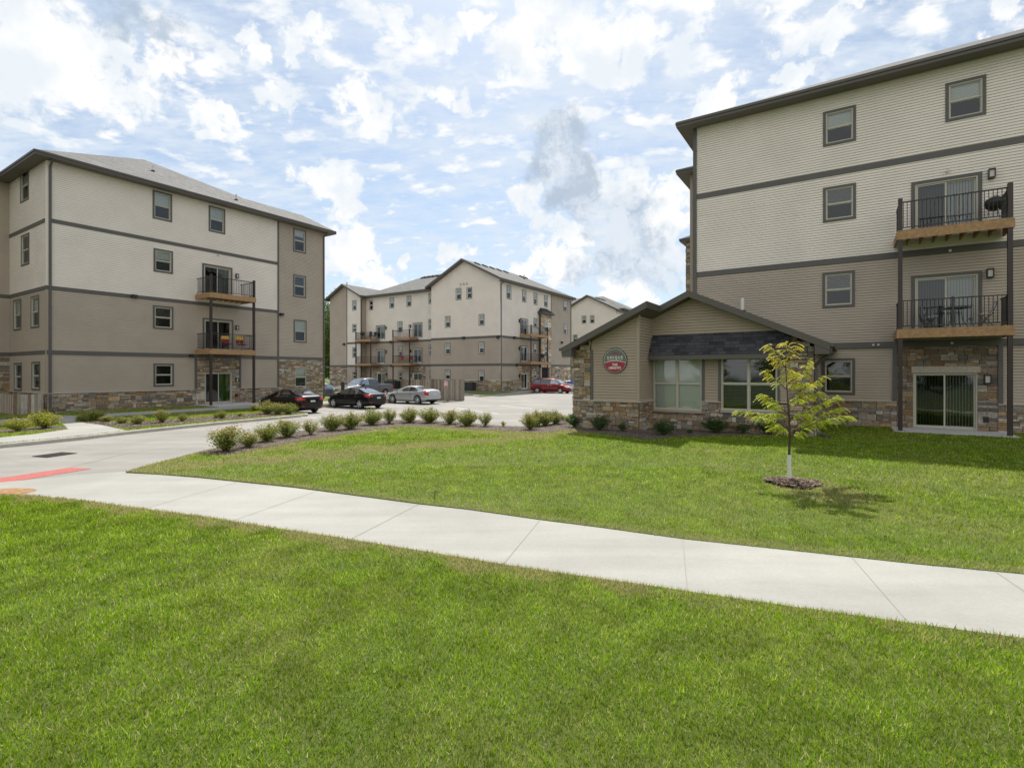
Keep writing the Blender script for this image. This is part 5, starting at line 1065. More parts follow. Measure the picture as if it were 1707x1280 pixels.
def cut_arches(me, wheels, r, w):
    o = bpy.data.objects.new('t', me); COL.objects.link(o); cuts = []
    for (x, z) in wheels:
        for s in (1, -1):
            bm = bmesh.new(); bmesh.ops.create_cone(bm, cap_ends=True, segments=40, radius1=r, radius2=r, depth=.62, matrix=Matrix.Translation((x, s*(w-.08), z)) @ Matrix.Rotation(R(90), 4, 'X')); q = bpy.data.meshes.new('c'); bm.to_mesh(q); bm.free()
            c = bpy.data.objects.new('c', q); COL.objects.link(c); cuts.append(c); m = o.modifiers.new('b', 'BOOLEAN'); m.object = c; m.operation = 'DIFFERENCE'; m.solver = 'EXACT'
    dg = bpy.context.evaluated_depsgraph_get(); out = bpy.data.meshes.new_from_object(o.evaluated_get(dg))
    bpy.data.objects.remove(o)
    for c in cuts: bpy.data.objects.remove(c)
    return out
def patch(me, name, m, parent, poly=None, xz=True, x=None, y=None, z=None, nf=None, off=.006, view='side'):
    """copy of the body skin clipped to a convex polygon (side view x,z / end view y,z / top view x,y) and lifted off it"""
    bm = bmesh.new(); bm.from_mesh(me); bm.normal_update()
    if nf: bmesh.ops.delete(bm, geom=[f for f in bm.faces if not nf(f.normal, f.calc_center_median())], context='FACES')
    pl = []
    if x: pl += [((x[0], 0, 0), (-1, 0, 0)), ((x[1], 0, 0), (1, 0, 0))]
    if y: pl += [((0, y[0], 0), (0, -1, 0)), ((0, y[1], 0), (0, 1, 0))]
    if z: pl += [((0, 0, z[0]), (0, 0, -1)), ((0, 0, z[1]), (0, 0, 1))]
    if poly:
        cx = sum(p[0] for p in poly)/len(poly); cy = sum(p[1] for p in poly)/len(poly)
        for i in range(len(poly)):
            a, c = poly[i], poly[(i+1) % len(poly)]; nx, ny = c[1]-a[1], -(c[0]-a[0])
            if (a[0]-cx)*nx+(a[1]-cy)*ny < 0: nx, ny = -nx, -ny
            f = {'side': lambda u, v: (u, 0, v), 'end': lambda u, v: (0, u, v), 'top': lambda u, v: (u, v, 0)}[view]
            pl.append((f(*a), f(nx, ny)))
    for co, no in pl:
        g = bm.verts[:]+bm.edges[:]+bm.faces[:]
        if not g: break
        bmesh.ops.bisect_plane(bm, geom=g, plane_co=co, plane_no=Vector(no).normalized(), clear_outer=True)
    if not bm.faces: bm.free(); return None
    bm.normal_update()
    for v in bm.verts: v.co += v.normal*off
    q = bpy.data.meshes.new(name); bm.to_mesh(q); bm.free(); q.materials.append(MAT[m]); q.polygons.foreach_set('use_smooth', [True]*len(q.polygons))
    q.polygons.foreach_set('material_index', [0]*len(q.polygons))
    o = bpy.data.objects.new(name, q); COL.objects.link(o); o.parent = parent; return o
def wheel(parent, x, y, r, w, spokes=5, cap='alloy', rimr=.70):
    s = 1 if y > 0 else -1; b = MB(); n = 36; prof = [(r*.62, w/2), (r*.93, w/2), (r, w/2-.03), (r, -w/2+.03), (r*.93, -w/2), (r*.62, -w/2)]
    P = lambda a, rr, d: Vector((x+math.cos(a)*rr, y-s*w/2+s*d, r+math.sin(a)*rr)) if False else Vector((x+math.cos(a)*rr, y+s*(d-w/2), r+math.sin(a)*rr))
    for j in range(n):
        a, c = 2*math.pi*j/n, 2*math.pi*(j+1)/n
        for (p, q) in zip(prof[:-1], prof[1:]): b.face([P(a, *p), P(c, *p), P(c, *q), P(a, *q)], 'tyre')
    t = b.build('tyre', smooth=False); t.location = (0, 0, 0); wt = t
    wt.name = 'wheel'; wt.parent = parent
    b = MB(); rr = r*rimr
    for j in range(n):
        a, c = 2*math.pi*j/n, 2*math.pi*(j+1)/n
        b.face([P(a, rr, w/2+.004), P(c, rr, w/2+.004), P(c, rr*.90, w/2-.004), P(a, rr*.90, w/2-.004)], cap); b.face([P(a, rr*.9, w/2-.004), P(c, rr*.9, w/2-.004), P(c, rr*.9, w/2-.07), P(a, rr*.9, w/2-.07)], cap)
        b.face([P(a, rr*.9, w/2-.07), P(c, rr*.9, w/2-.07), P(0, 0, w/2-.07)], 'wheel_arch')
    for k in range(spokes):
        a = 2*math.pi*k/spokes+.3; hw0, hw1 = (.30, .13) if spokes <= 5 else (.22, .09)
        i = rr*.14; b.hexa([P(a-1.0, i, w/2-.05), P(a+1.0, i, w/2-.05), P(a+hw1, rr*.93, w/2-.05), P(a-hw1, rr*.93, w/2-.05), P(a-1.0, i, w/2-.012), P(a+1.0, i, w/2-.012), P(a+hw1, rr*.93, w/2-.006), P(a-hw1, rr*.93, w/2-.006)], cap)
    for j in range(16):
        a, c = 2*math.pi*j/16, 2*math.pi*(j+1)/16; b.face([P(a, rr*.17, w/2-.008), P(c, rr*.17, w/2-.008), P(0, 0, w/2-.002)], cap)
    b.build('rim', wt).location = (0, 0, 0)
side = lambda s: (lambda n, c: n.y*s > .25)
def mirror(r, x, y, z, pt, s):
    b = MB(); b.hexa([(x-.07, s*y, z), (x+.06, s*y, z), (x+.03, s*(y+.17), z+.01), (x-.06, s*(y+.17), z+.01), (x-.07, s*y, z+.12), (x+.03, s*y, z+.12), (x+.0, s*(y+.16), z+.13), (x-.06, s*(y+.16), z+.13)], pt); b.build('wing_mirror', r)
def make_car(name, label, cat, st, pt, L, W, wb0, wb1, wr, glassy, sides, wsh, rwn, group='vehicles in the parking lot', spokes=5, arch=.055, cap='alloy', tw=.22, rimr=.70, extra=None, roof_rails=False, door_x=(), sill=True):
    r = empty(name, (0, 0, 0), label, cat, group)
    me = car_body(st); body = cut_arches(me.copy(), [(wb0, wr), (wb1, wr)], wr+arch, W/2); body.materials.clear(); body.materials.append(MAT[pt])
    body.polygons.foreach_set('material_index', [0]*len(body.polygons)); body.polygons.foreach_set('use_smooth', [True]*len(body.polygons))
    o = bpy.data.objects.new('body', body); COL.objects.link(o); o.parent = r
    try: body.set_sharp_from_angle(angle=R(38))
    except Exception: pass
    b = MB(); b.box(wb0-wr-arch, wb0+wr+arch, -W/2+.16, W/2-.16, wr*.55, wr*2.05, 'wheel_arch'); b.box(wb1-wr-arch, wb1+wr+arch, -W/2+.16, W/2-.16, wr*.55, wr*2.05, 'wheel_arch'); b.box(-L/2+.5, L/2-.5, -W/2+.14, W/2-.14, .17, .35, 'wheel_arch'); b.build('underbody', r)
    for s in (1, -1):
        for x in (wb0, wb1): wheel(r, x, s*(W/2-.015), wr, tw, spokes, cap, rimr)
        for pl, gm in sides: patch(me, 'side_window', gm, r, pl, nf=side(s), off=.005)
        for x in door_x: patch(me, 'door_gap', 'seam', r, None, x=(x-.008, x+.008), z=(st[len(st)//2][1]+.08, st[len(st)//2][2]-.03), nf=side(s), off=.003)
    patch(me, 'windshield', glassy, r, wsh, view='top', nf=lambda n, c: n.z > .15 and n.x > .12 and c.z > .85, off=.005)
    if rwn: patch(me, 'rear_window', glassy, r, rwn, view='top', nf=lambda n, c: n.z > .1 and n.x < -.10 and c.z > .85, off=.005)
    if extra: extra(r, me)
    bpy.data.meshes.remove(me); return r
def place(r, x, y, hx, hy, z=0.0): r.location = (x, y, z); r.rotation_euler = (0, 0, math.atan2(hy, hx))
SED = [(-2.27, .42, .70, .76, .60, .48), (-2.23, .28, .90, .97, .76, .60), (-2.05, .23, .98, 1.06, .85, .66), (-1.80, .21, 1.00, 1.10, .875, .66), (-1.62, .20, 1.00, 1.15, .885, .64), (-1.10, .19, .985, 1.345, .89, .575), (-.70, .19, .97, 1.415, .89, .555), (-.15, .19, .95, 1.435, .89, .555),
       (.32, .19, .935, 1.405, .89, .57), (.80, .19, .92, 1.20, .89, .62), (1.18, .20, .91, 1.00, .885, .70), (1.60, .21, .84, .92, .87, .68), (2.0, .22, .72, .80, .82, .60), (2.20, .26, .58, .64, .70, .50), (2.27, .36, .50, .54, .56, .42)]
SG = [([(.92, 1.0), (.30, 1.33), (-.12, 1.365), (-.12, .975)], 'car_glass_clear'), ([(-.20, .975), (-.20, 1.365), (-.70, 1.345), (-1.02, 1.25), (-1.02, 1.00)], 'car_glass_clear'), ([(-1.06, 1.02), (-1.06, 1.22), (-1.42, 1.07)], 'car_glass')]
WS = [(1.15, -.70), (1.15, .70), (.42, .56), (.42, -.56)]; RW = [(-1.68, -.66), (-1.68, .66), (-.98, .56), (-.98, -.56)]
def rear_sedan(r, me):
    for s in (1, -1):
        nfr = lambda n, c, s=s: n.x < .2 and c.y*s > 0
        patch(me, 'tail_light', 'tail_red', r, [(s*.50, .80), (s*.48, .89), (s*.70, .96), (s*.95, .97), (s*.95, .82)], view='end', x=(-2.4, -1.82), nf=nfr, off=.008)
        patch(me, 'reflector', 'tail_red', r, None, y=(min(s*.55, s*.75), max(s*.55, s*.75)), z=(.43, .47), x=(-2.4, -2.0), nf=lambda n, c: n.x < -.2, off=.006)
        patch(me, 'headlight', 'head_clear', r, None, y=(min(s*.45, s*.9), max(s*.45, s*.9)), z=(.60, .72), x=(1.8, 2.4), nf=lambda n, c: n.x > .05, off=.006)
        patch(me, 'door_handle', 'chrome' if r['label'].find('mid') > 0 else 'plastic_black', r, None, x=(-.02, .16), z=(.80, .825), nf=side(s), off=.018); patch(me, 'door_handle', 'chrome' if r['label'].find('mid') > 0 else 'plastic_black', r, None, x=(-1.05, -.87), z=(.83, .855), nf=side(s), off=.018)
        mirror(r, .82, .82, .93, me.materials[0].name if me.materials else 'paint_black', s)
    b = MB(); b.box(-2.292, -2.275, -.16, .16, .70, .80, 'plate'); b.build('license_plate', r)
    patch(me, 'bumper_valance', 'plastic_black', r, None, z=(.15, .36), x=(-2.4, -1.95), y=(-.6, .6), nf=lambda n, c: n.x < -.1, off=.006)
    patch(me, 'grille', 'plastic_black', r, None, z=(.36, .56), x=(1.9, 2.4), y=(-.42, .42), nf=lambda n, c: n.x > .1, off=.006)
    b = MB(); b.box(-1.03, -.93, -.02, .02, 1.36, 1.42, 'plastic_black'); b.build('roof_antenna', r)
def hub(px, py, s): q = gp(px, py); return Vector(q)
hd = -ee     # nose direction of the cars parked towards the left building
def put_by_rear(r, px, py, wb0, W, head):      # the visible (left) rear tyre touches the ground at the pixel
    p = Vector(gp(px, py)); h = Vector(head).normalized(); left = Vector((-h.y, h.x)); c = p-h*wb0-left*(W/2-.1); place(r, c.x, c.y, h.x, h.y)
S1 = [tuple([s[0]]+[s[1]]+[s[2]+.02]+[s[3]+.035]+[s[4]*1.02, s[5]*1.0]) for s in SED]
c1 = make_car('parked_car', 'black sedan parked nearest the left building behind two shrubs', 'car', S1, 'paint_black', 4.54, 1.82, -1.33, 1.32, .32, 'car_glass_clear', SG, WS, RW, extra=rear_sedan, door_x=(-.16, .98), cap='plastic_black'); put_by_rear(c1, 485.5, 689.6, -1.33, 1.82, hd)
c2 = make_car('parked_car', 'black sedan with bright alloy wheels parked in the middle between black and silver cars', 'car', SED, 'paint_black', 4.54, 1.78, -1.33, 1.37, .325, 'car_glass_clear', SG, WS, RW, extra=rear_sedan, door_x=(-.16, .98)); put_by_rear(c2, 600.5, 681.6, -1.33, 1.78, hd)
CPE = [(-2.34, .46, .78, .84, .66, .52), (-2.30, .28, .98, 1.04, .80, .64), (-2.12, .22, 1.02, 1.09, .88, .70), (-1.90, .20, 1.02, 1.12, .91, .70), (-1.62, .18, 1.00, 1.17, .92, .66), (-1.05, .17, .97, 1.335, .92, .58), (-.60, .17, .94, 1.395, .92, .56), (-.10, .17, .92, 1.42, .92, .56),
       (.32, .17, .905, 1.385, .92, .58), (.88, .17, .89, 1.16, .92, .64), (1.25, .18, .88, .98, .91, .72), (1.65, .19, .82, .90, .90, .72), (2.05, .20, .72, .80, .86, .66), (2.27, .22, .60, .68, .76, .56), (2.34, .30, .50, .56, .60, .45)]
CG = [([(.98, .97), (.30, 1.31), (-.28, 1.345), (-.28, .965)], 'car_glass_clear'), ([(-.33, .97), (-.33, 1.34), (-.80, 1.30), (-1.28, 1.06), (-1.25, 1.0)], 'car_glass')]
def rear_coupe(r, me):
    for s in (1, -1):
        patch(me, 'tail_light', 'tail_red', r, [(s*.68, .70), (s*.70, .92), (s*.72, 1.02), (s*.98, 1.02), (s*.98, .88), (s*.84, .70)], view='end', x=(-2.4, -2.02), nf=lambda n, c, s=s: n.x < .3 and c.y*s > 0, off=.008)
        patch(me, 'tail_light', 'tail_red', r, [(-2.1, .93), (-2.1, 1.0), (-1.72, .99), (-1.75, .95)], nf=side(s), off=.007)
        patch(me, 'headlight', 'head_clear', r, None, y=(min(s*.6, s*.9), max(s*.6, s*.9)), z=(.52, .76), x=(1.9, 2.4), nf=lambda n, c: n.x > .05, off=.006)
        patch(me, 'door_gap', 'seam', r, None, x=(-.55, 1.0), z=(.30, .314), nf=side(s), off=.003)
        b = MB(); b.box(-.58, -.50, s*.915-.02, s*.915+.02, .80, .84, 'plastic_black'); b.build('door_handle', r); mirror(r, .86, .84, .90, 'paint_silver', s)
    patch(me, 'license_plate', 'plate', r, None, y=(-.16, .16), z=(.74, .83), x=(-2.45, -2.1), nf=lambda n, c: n.x < -.2, off=.01)
    patch(me, 'bumper_valance', 'plastic_black', r, None, z=(.14, .38), x=(-2.45, -1.85), y=(-.8, .8), nf=lambda n, c: n.x < .1, off=.006)
    patch(me, 'brake_light', 'tail_red', r, None, y=(-.45, .45), z=(1.035, 1.055), x=(-2.45, -2.1), nf=lambda n, c: n.x < -.1, off=.006)
c3 = make_car('parked_car', 'silver two door coupe with tall red tail lights parked before the board fence', 'car', CPE, 'paint_silver', 4.72, 1.85, -1.35, 1.345, .345, 'car_glass', CG, [(1.22, -.70), (1.22, .70), (.42, .56), (.42, -.56)], [(-1.72, -.66), (-1.72, .66), (-.92, .56), (-.92, -.56)], extra=rear_coupe, door_x=(-.62, 1.02), spokes=6, rimr=.76); put_by_rear(c3, 696.8, 673.9, -1.35, 1.85, hd)
c5 = make_car('parked_car', 'blue grey sedan half hidden by the corner of the left building', 'car', SED, 'paint_bluegrey', 4.54, 1.78, -1.33, 1.37, .325, 'car_glass', SG, WS, RW, extra=rear_sedan, door_x=(-.16, .98)); q = gp(540.5, 664.0); place(c5, q[0]-.4, q[1]+.6, D[0], D[1])
c6 = make_car('parked_car', 'white sedan parked just beyond the red minivan', 'car', SED, 'paint_white_car', 4.54, 1.78, -1.33, 1.37, .325, 'car_glass', SG, WS, RW, extra=rear_sedan, door_x=(-.16, .98)); place(c6, 7.1, 66.2, hd.x, hd.y)
VAN = [(-2.57, .42, .80, .90, .70, .55), (-2.54, .27, 1.02, 1.25, .90, .68), (-2.44, .23, 1.08, 1.58, .96, .68), (-2.25, .21, 1.08, 1.70, .985, .69), (-1.7, .20, 1.07, 1.745, .995, .70), (-.8, .20, 1.05, 1.755, .998, .70), (.1, .20, 1.03, 1.74, .998, .69), (.62, .20, 1.02, 1.68, .995, .68),
       (1.05, .20, 1.01, 1.42, .99, .72), (1.48, .21, 1.00, 1.12, .98, .80), (1.85, .22, .96, 1.05, .96, .78), (2.25, .23, .84, .93, .90, .70), (2.50, .26, .66, .74, .78, .58), (2.57, .36, .52, .58, .62, .46)]
def van_x(r, me):
    for s in (1, -1):
        patch(me, 'headlight', 'head_clear', r, [(1.95, .80), (2.05, .92), (2.6, .86), (2.6, .68), (2.3, .68)], nf=lambda n, c, s=s: c.y*s > .4 and c.x > 1.9, off=.006)
        patch(me, 'tail_light', 'tail_red', r, None, x=(-2.6, -2.36), z=(.84, 1.10), nf=side(s), off=.007)
        patch(me, 'side_moulding', 'chrome', r, None, x=(-.95, 1.15), z=(.60, .635), nf=side(s), off=.015); patch(me, 'window_trim', 'chrome', r, None, x=(-2.2, 1.35), z=(1.065, 1.085), nf=side(s), off=.009)
        for x in (-.12, .22): patch(me, 'door_handle', 'chrome', r, None, x=(x-.1, x+.1), z=(.90, .93), nf=side(s), off=.02)
        mirror(r, 1.08, .96, 1.04, 'chrome', s)
    patch(me, 'grille', 'chrome', r, None, z=(.62, .80), x=(2.2, 2.7), y=(-.5, .5), nf=lambda n, c: n.x > .1, off=.006); b = MB(); b.box(2.575, 2.59, -.16, .16, .46, .57, 'plate'); b.build('license_plate', r)
c7 = make_car('minivan', 'dark red minivan parked sideways before the stone entry of the centre building', 'minivan', VAN, 'paint_red', 5.15, 2.0, -1.62, 1.46, .335, 'car_glass_clear',
     [([(1.32, 1.12), (.72, 1.60), (.10, 1.66), (.10, 1.10)], 'car_glass_clear'), ([(.02, 1.10), (.02, 1.66), (-1.18, 1.67), (-1.18, 1.12)], 'car_glass'), ([(-1.26, 1.12), (-1.26, 1.67), (-2.15, 1.63), (-2.32, 1.14)], 'car_glass')], [(1.45, -.78), (1.45, .78), (.66, .64), (.66, -.64)], None, extra=van_x, door_x=(.06, 1.10, -1.22), spokes=7, rimr=.72)
h = Vector(E); right = Vector((h.y, -h.x)); p = Vector(gp(896, 654.9)); c = p+h*1.62-right*.88; place(c7, c.x, c.y, h.x, h.y)
TRK = [(-2.95, .55, 1.0, 1.08, .88, .80), (-2.93, .50, 1.22, 1.28, .97, .90), (-2.80, .46, 1.28, 1.335, .995, .92), (-1.2, .42, 1.28, 1.335, 1.0, .92), (-1.12, .42, 1.28, 1.34, 1.0, .92), (-1.08, .42, 1.26, 1.62, 1.0, .76), (-1.00, .42, 1.24, 1.88, 1.0, .72), (-.6, .42, 1.22, 1.93, 1.0, .72), (.3, .42, 1.21, 1.935, 1.0, .72), (.62, .42, 1.20, 1.88, 1.0, .74),
       (1.05, .42, 1.20, 1.50, 1.0, .80), (1.32, .42, 1.20, 1.29, 1.0, .86), (1.7, .42, 1.18, 1.25, .99, .84), (2.55, .42, 1.12, 1.19, .97, .80), (2.82, .42, 1.05, 1.10, .95, .76), (2.90, .46, .95, .98, .90, .72)]
def truck_x(r, me):
    for s in (1, -1):
        patch(me, 'tail_light', 'tail_red', r, None, x=(-3.0, -2.78), z=(.88, 1.22), nf=side(s), off=.008)
        patch(me, 'headlight', 'head_clear', r, None, y=(min(s*.58, s*1.0), max(s*.58, s*1.0)), z=(.80, 1.04), x=(2.55, 3.0), nf=lambda n, c: n.x > .0, off=.008)
        for x in (.1, -.95): patch(me, 'door_handle', 'plastic_black', r, None, x=(x-.1, x+.1), z=(1.06, 1.09), nf=side(s), off=.02)
        patch(me, 'arch_moulding', 'plastic_black', r, None, x=(-2.75, 2.6), z=(.44, .52), nf=side(s), off=.01)
        b = MB(); b.hexa([(1.0, s*.98, 1.16), (1.12, s*.98, 1.16), (1.10, s*1.26, 1.18), (.98, s*1.26, 1.18), (1.0, s*.98, 1.36), (1.08, s*.98, 1.36), (1.06, s*1.26, 1.40), (.98, s*1.26, 1.40)], 'plastic_black'); b.build('wing_mirror', r)
    patch(me, 'grille', 'chrome', r, None, z=(.78, 1.04), x=(2.6, 3.0), y=(-.56, .56), nf=lambda n, c: n.x > .1, off=.012)
    b = MB()
    for k in range(3): b.box(2.925, 2.94, -.46, .46, .82+k*.07, .85+k*.07, 'plastic_black')
    b.build('grille_slats', r); b = MB(); b.box(2.90, 3.04, -.95, .95, .50, .72, 'chrome'); b.box(3.04, 3.05, -.16, .16, .54, .66, 'plate'); b.build('front_bumper', r)
    patch(me, 'bed_gap', 'seam', r, None, x=(-1.16, -1.135), z=(.5, 1.3), nf=lambda n, c: abs(n.y) > .25, off=.004)
c4 = make_car('pickup_truck', 'grey crew cab pickup truck behind the two black sedans', 'pickup truck', TRK, 'paint_grey', 5.9, 2.0, -1.85, 1.85, .39, 'car_glass_clear',
     [([(1.05, 1.30), (.62, 1.78), (.12, 1.84), (.12, 1.29)], 'car_glass_clear'), ([(.02, 1.29), (.02, 1.84), (-.86, 1.82), (-.86, 1.29)], 'car_glass')], [(1.28, -.82), (1.28, .82), (.66, .70), (.66, -.70)], None, extra=truck_x, door_x=(.07, 1.12, -.98), arch=.085, tw=.26, spokes=5)
h = -Vector(D); left = Vector((-h.y, h.x)); p = Vector(gp(641.5, 662.3)); c = p+h*1.85-left*.9; place(c4, c.x, c.y, h.x, h.y)

# ---------------- things on the balconies ----------------
def tubes(name, segs, rad, m, parent):
    b = MB(); [b.tube(s_, rad, m, n=6) for s_ in segs]; return b.build(name, parent)
def bistro_chair(F, s, dep, z, face, label, fab='white_cloth', fr='table_metal', grp='folding chairs on the balcony of the right building', sc=1.0):
    o = empty('folding_chair', F.P(s, z, dep), label, 'chair', grp); P = lambda a, h, d: F.P(s+face*a*sc, z+h*sc, dep+d*sc)
    for q in (-.2, .2): tubes('frame', [[P(-.20, 0, q), P(.12, .46, q)], [P(.18, 0, q), P(-.16, .46, q), P(-.30, .88, q)]], .012, fr, o)
    tubes('frame', [[P(-.30, .88, -.2), P(-.30, .88, .2)], [P(-.2, .01, -.2), P(-.2, .01, .2)], [P(.18, .01, -.2), P(.18, .01, .2)]], .011, fr, o)
    b = MB(); b.hexa([P(-.18, .44, -.19), P(.18, .46, -.19), P(.18, .46, .19), P(-.18, .44, .19), P(-.18, .46, -.19), P(.18, .48, -.19), P(.18, .48, .19), P(-.18, .46, .19)], fab); b.build('seat', o)
    b = MB(); b.hexa([P(-.22, .60, -.18), P(-.205, .60, -.18), P(-.205, .60, .18), P(-.22, .60, .18), P(-.30, .86, -.18), P(-.285, .86, -.18), P(-.285, .86, .18), P(-.30, .86, .18)], fab); b.build('backrest', o)
z = 4.06; F = FR; bs = F.s(1578)
bistro_chair(F, F.s(1549), .75, z, 1, 'folding bistro chair with pale seat left of the round balcony table'); bistro_chair(F, F.s(1633), .85, z, -1, 'folding bistro chair with white cloth back right of the round balcony table')
o = empty('bistro_table', F.P(F.s(1588), z, .85), 'small round dark metal table between two folding chairs on the balcony', 'table'); c = F.P(F.s(1588), z+.72, .85)
b = MB(); b.tube([c+Vector((0, 0, -.012)), c+Vector((0, 0, .012))], .40, 'table_metal', n=32); b.build('tabletop', o)
for a in range(4): q = a*1.5708+.5; tubes('leg', [[c+Vector((.12*math.cos(q), .12*math.sin(q), 0)), c+Vector((.16*math.cos(q), .16*math.sin(q), -.4)), c+Vector((.34*math.cos(q), .34*math.sin(q), -.71))]], .012, 'table_metal', o)
def grill(F, s, dep, z, label, sc=1.0, grp='kettle grills on balconies'):
    o = empty('kettle_grill', F.P(s, z, dep), label, 'grill', grp); b = MB(); c = F.P(s, z+.72*sc, dep); pr = [(0, -.26), (.16, -.22), (.25, -.12), (.285, 0), (.285, .015), (.25, .12), (.15, .20), (0, .23)]
    n = 20
    for (r0, z0), (r1, z1) in zip(pr[:-1], pr[1:]):
        for j in range(n):
            a, q = 6.2832*j/n, 6.2832*(j+1)/n; b.face([c+Vector((math.cos(t)*r*sc, math.sin(t)*r*sc, zz*sc)) for (t, r, zz) in ((a, r0, z0), (q, r0, z0), (q, r1, z1), (a, r1, z1))], 'black_metal')
    b.build('kettle', o, smooth=True); tubes('leg', [[c+Vector((.15*math.cos(a)*sc, .15*math.sin(a)*sc, -.2*sc)), c+Vector((.3*math.cos(a)*sc, .3*math.sin(a)*sc, -.71*sc))] for a in (0.3,)], .012, 'galv', o)
    for a in (2.4, 4.5): tubes('leg', [[c+Vector((.15*math.cos(a)*sc, .15*math.sin(a)*sc, -.2*sc)), c+Vector((.3*math.cos(a)*sc, .3*math.sin(a)*sc, -.71*sc))]], .012, 'galv', o)
    tubes('handle', [[c+Vector((0, -.06, .22*sc)), c+Vector((0, -.06, .27*sc)), c+Vector((0, .06, .27*sc)), c+Vector((0, .06, .22*sc))]], .01, 'plastic_black', o)
grill(FR, FR.s(1652), .62, 7.65, 'black kettle grill on the upper balcony of the right building', 1.05)
grill(FCM, FCM.s(613.5), 1.1, 7.35, 'black kettle grill at the left end of the far upper balcony', 1.3); grill(FCR, FCR.s(893.5), 1.0, 3.85, 'black grill on the lower side balcony above the red minivan', 1.25)
def camp_chair(F, s, dep, z, label, m1, m2, grp, sc=1.0):
    o = empty('camp_chair', F.P(s, z, dep), label, 'chair', grp); P = lambda a, h, d: F.P(s+a*sc, z+h*sc, dep+d*sc)
    tubes('frame', [[P(-.28, 0, .22), P(.28, .42, -.2)], [P(.28, 0, .22), P(-.28, .42, -.2)], [P(-.28, 0, -.22), P(-.28, .9, -.26)], [P(.28, 0, -.22), P(.28, .9, -.26)], [P(-.28, .02, .22), P(-.28, .62, .24), P(-.28, .62, -.24)], [P(.28, .02, .22), P(.28, .62, .24), P(.28, .62, -.24)]], .012, 'galv', o)
    b = MB(); b.hexa([P(-.26, .42, .22), P(.26, .42, .22), P(.26, .38, -.22), P(-.26, .38, -.22), P(-.26, .44, .22), P(.26, .44, .22), P(.26, .40, -.22), P(-.26, .40, -.22)], m2); b.build('seat', o)
    b = MB(); b.hexa([P(-.26, .48, -.22), P(.26, .48, -.22), P(.26, .48, -.245), P(-.26, .48, -.245), P(-.26, .74, -.235), P(.26, .74, -.235), P(.26, .74, -.26), P(-.26, .74, -.26)], m2)
    b.hexa([P(-.26, .745, -.235), P(.26, .745, -.235), P(.26, .745, -.26), P(-.26, .745, -.26), P(-.26, .97, -.25), P(.26, .97, -.25), P(.26, .97, -.275), P(-.26, .97, -.275)], m1); b.build('backrest', o)
g = 'camp chairs on the left building balcony'; camp_chair(FL, FL.s(366)-.0, .95, 3.98, 'yellow and maroon camp chair left of its twin on the lower balcony', 'yellow_fabric', 'maroon_fabric', g); camp_chair(FL, FL.s(366)+1.0, .95, 3.98, 'yellow and maroon camp chair right of its twin on the lower balcony', 'yellow_fabric', 'maroon_fabric', g)
g = 'red chairs on the centre building balcony'; camp_chair(FCM, FCM.s(676.5), 1.0, 3.75, 'red chair at the left end of the far lower balcony', 'red_fabric', 'red_fabric', g, 1.15); camp_chair(FCM, FCM.s(690.5), .9, 3.75, 'red chair in front of the sliding door on the far lower balcony', 'red_fabric', 'red_fabric', g, 1.05)
g = 'dark chairs on the centre building balcony'
camp_chair(FCM, FCM.s(624), 1.0, 7.35, 'dark chair beside the grill on the far upper balcony', 'plastic_black', 'plastic_black', g, 1.15); camp_chair(FCM, FCM.s(632), 1.0, 7.35, 'dark chair before the door on the far upper balcony', 'plastic_black', 'plastic_black', g, 1.15)
# ---------------- leaves, shrubs, trees, grass ----------------
def leaf_mesh(name, C, A, B, tint, m, extra=None, tri=False):
    """C centres (n,3), A half-length vectors, B half-width vectors: one pointed leaf per row"""
    n = len(C)
    if tri: V = np.stack([C-B, C+B, C+2*A], 1); k = 3
    else: V = np.stack([C-A, C+B-.1*A, C+A, C-B-.1*A], 1); k = 4
    me = bpy.data.meshes.new(name); me.vertices.add(n*k); me.loops.add(n*k); me.polygons.add(n)
    me.vertices.foreach_set('co', V.reshape(-1).astype(np.float32)); me.loops.foreach_set('vertex_index', np.arange(n*k, dtype=np.int32)); me.polygons.foreach_set('loop_start', np.arange(0, n*k, k, dtype=np.int32))
    me.update(calc_edges=True); a = me.attributes.new('tint', 'FLOAT', 'FACE'); a.data.foreach_set('value', tint.astype(np.float32))
    if extra is not None: a = me.attributes.new('dry', 'FLOAT', 'FACE'); a.data.foreach_set('value', extra.astype(np.float32))
    me.materials.append(MAT[m]); return me
def rnd_unit(n): v = RS.normal(size=(n, 3)); return v/np.linalg.norm(v, axis=1, keepdims=True)
def leaves(name, C, size, tint, m, parent=None, flat=.0, loc=(0, 0, 0), asp=.45):
    n = len(C); a = rnd_unit(n); a[:, 2] *= (1-flat); a /= np.linalg.norm(a, axis=1, keepdims=True); t = rnd_unit(n); t[:, 2] *= (1-flat); b = np.cross(a, t); b /= np.linalg.norm(b, axis=1, keepdims=True)
    s = (size*RS.uniform(.7, 1.3, n))[:, None]; me = leaf_mesh(name, C, a*s/2, b*s*asp/2, tint, m); o = bpy.data.objects.new(name, me); COL.objects.link(o)
    if parent: o.parent = parent
    else: o.location = loc
    return o
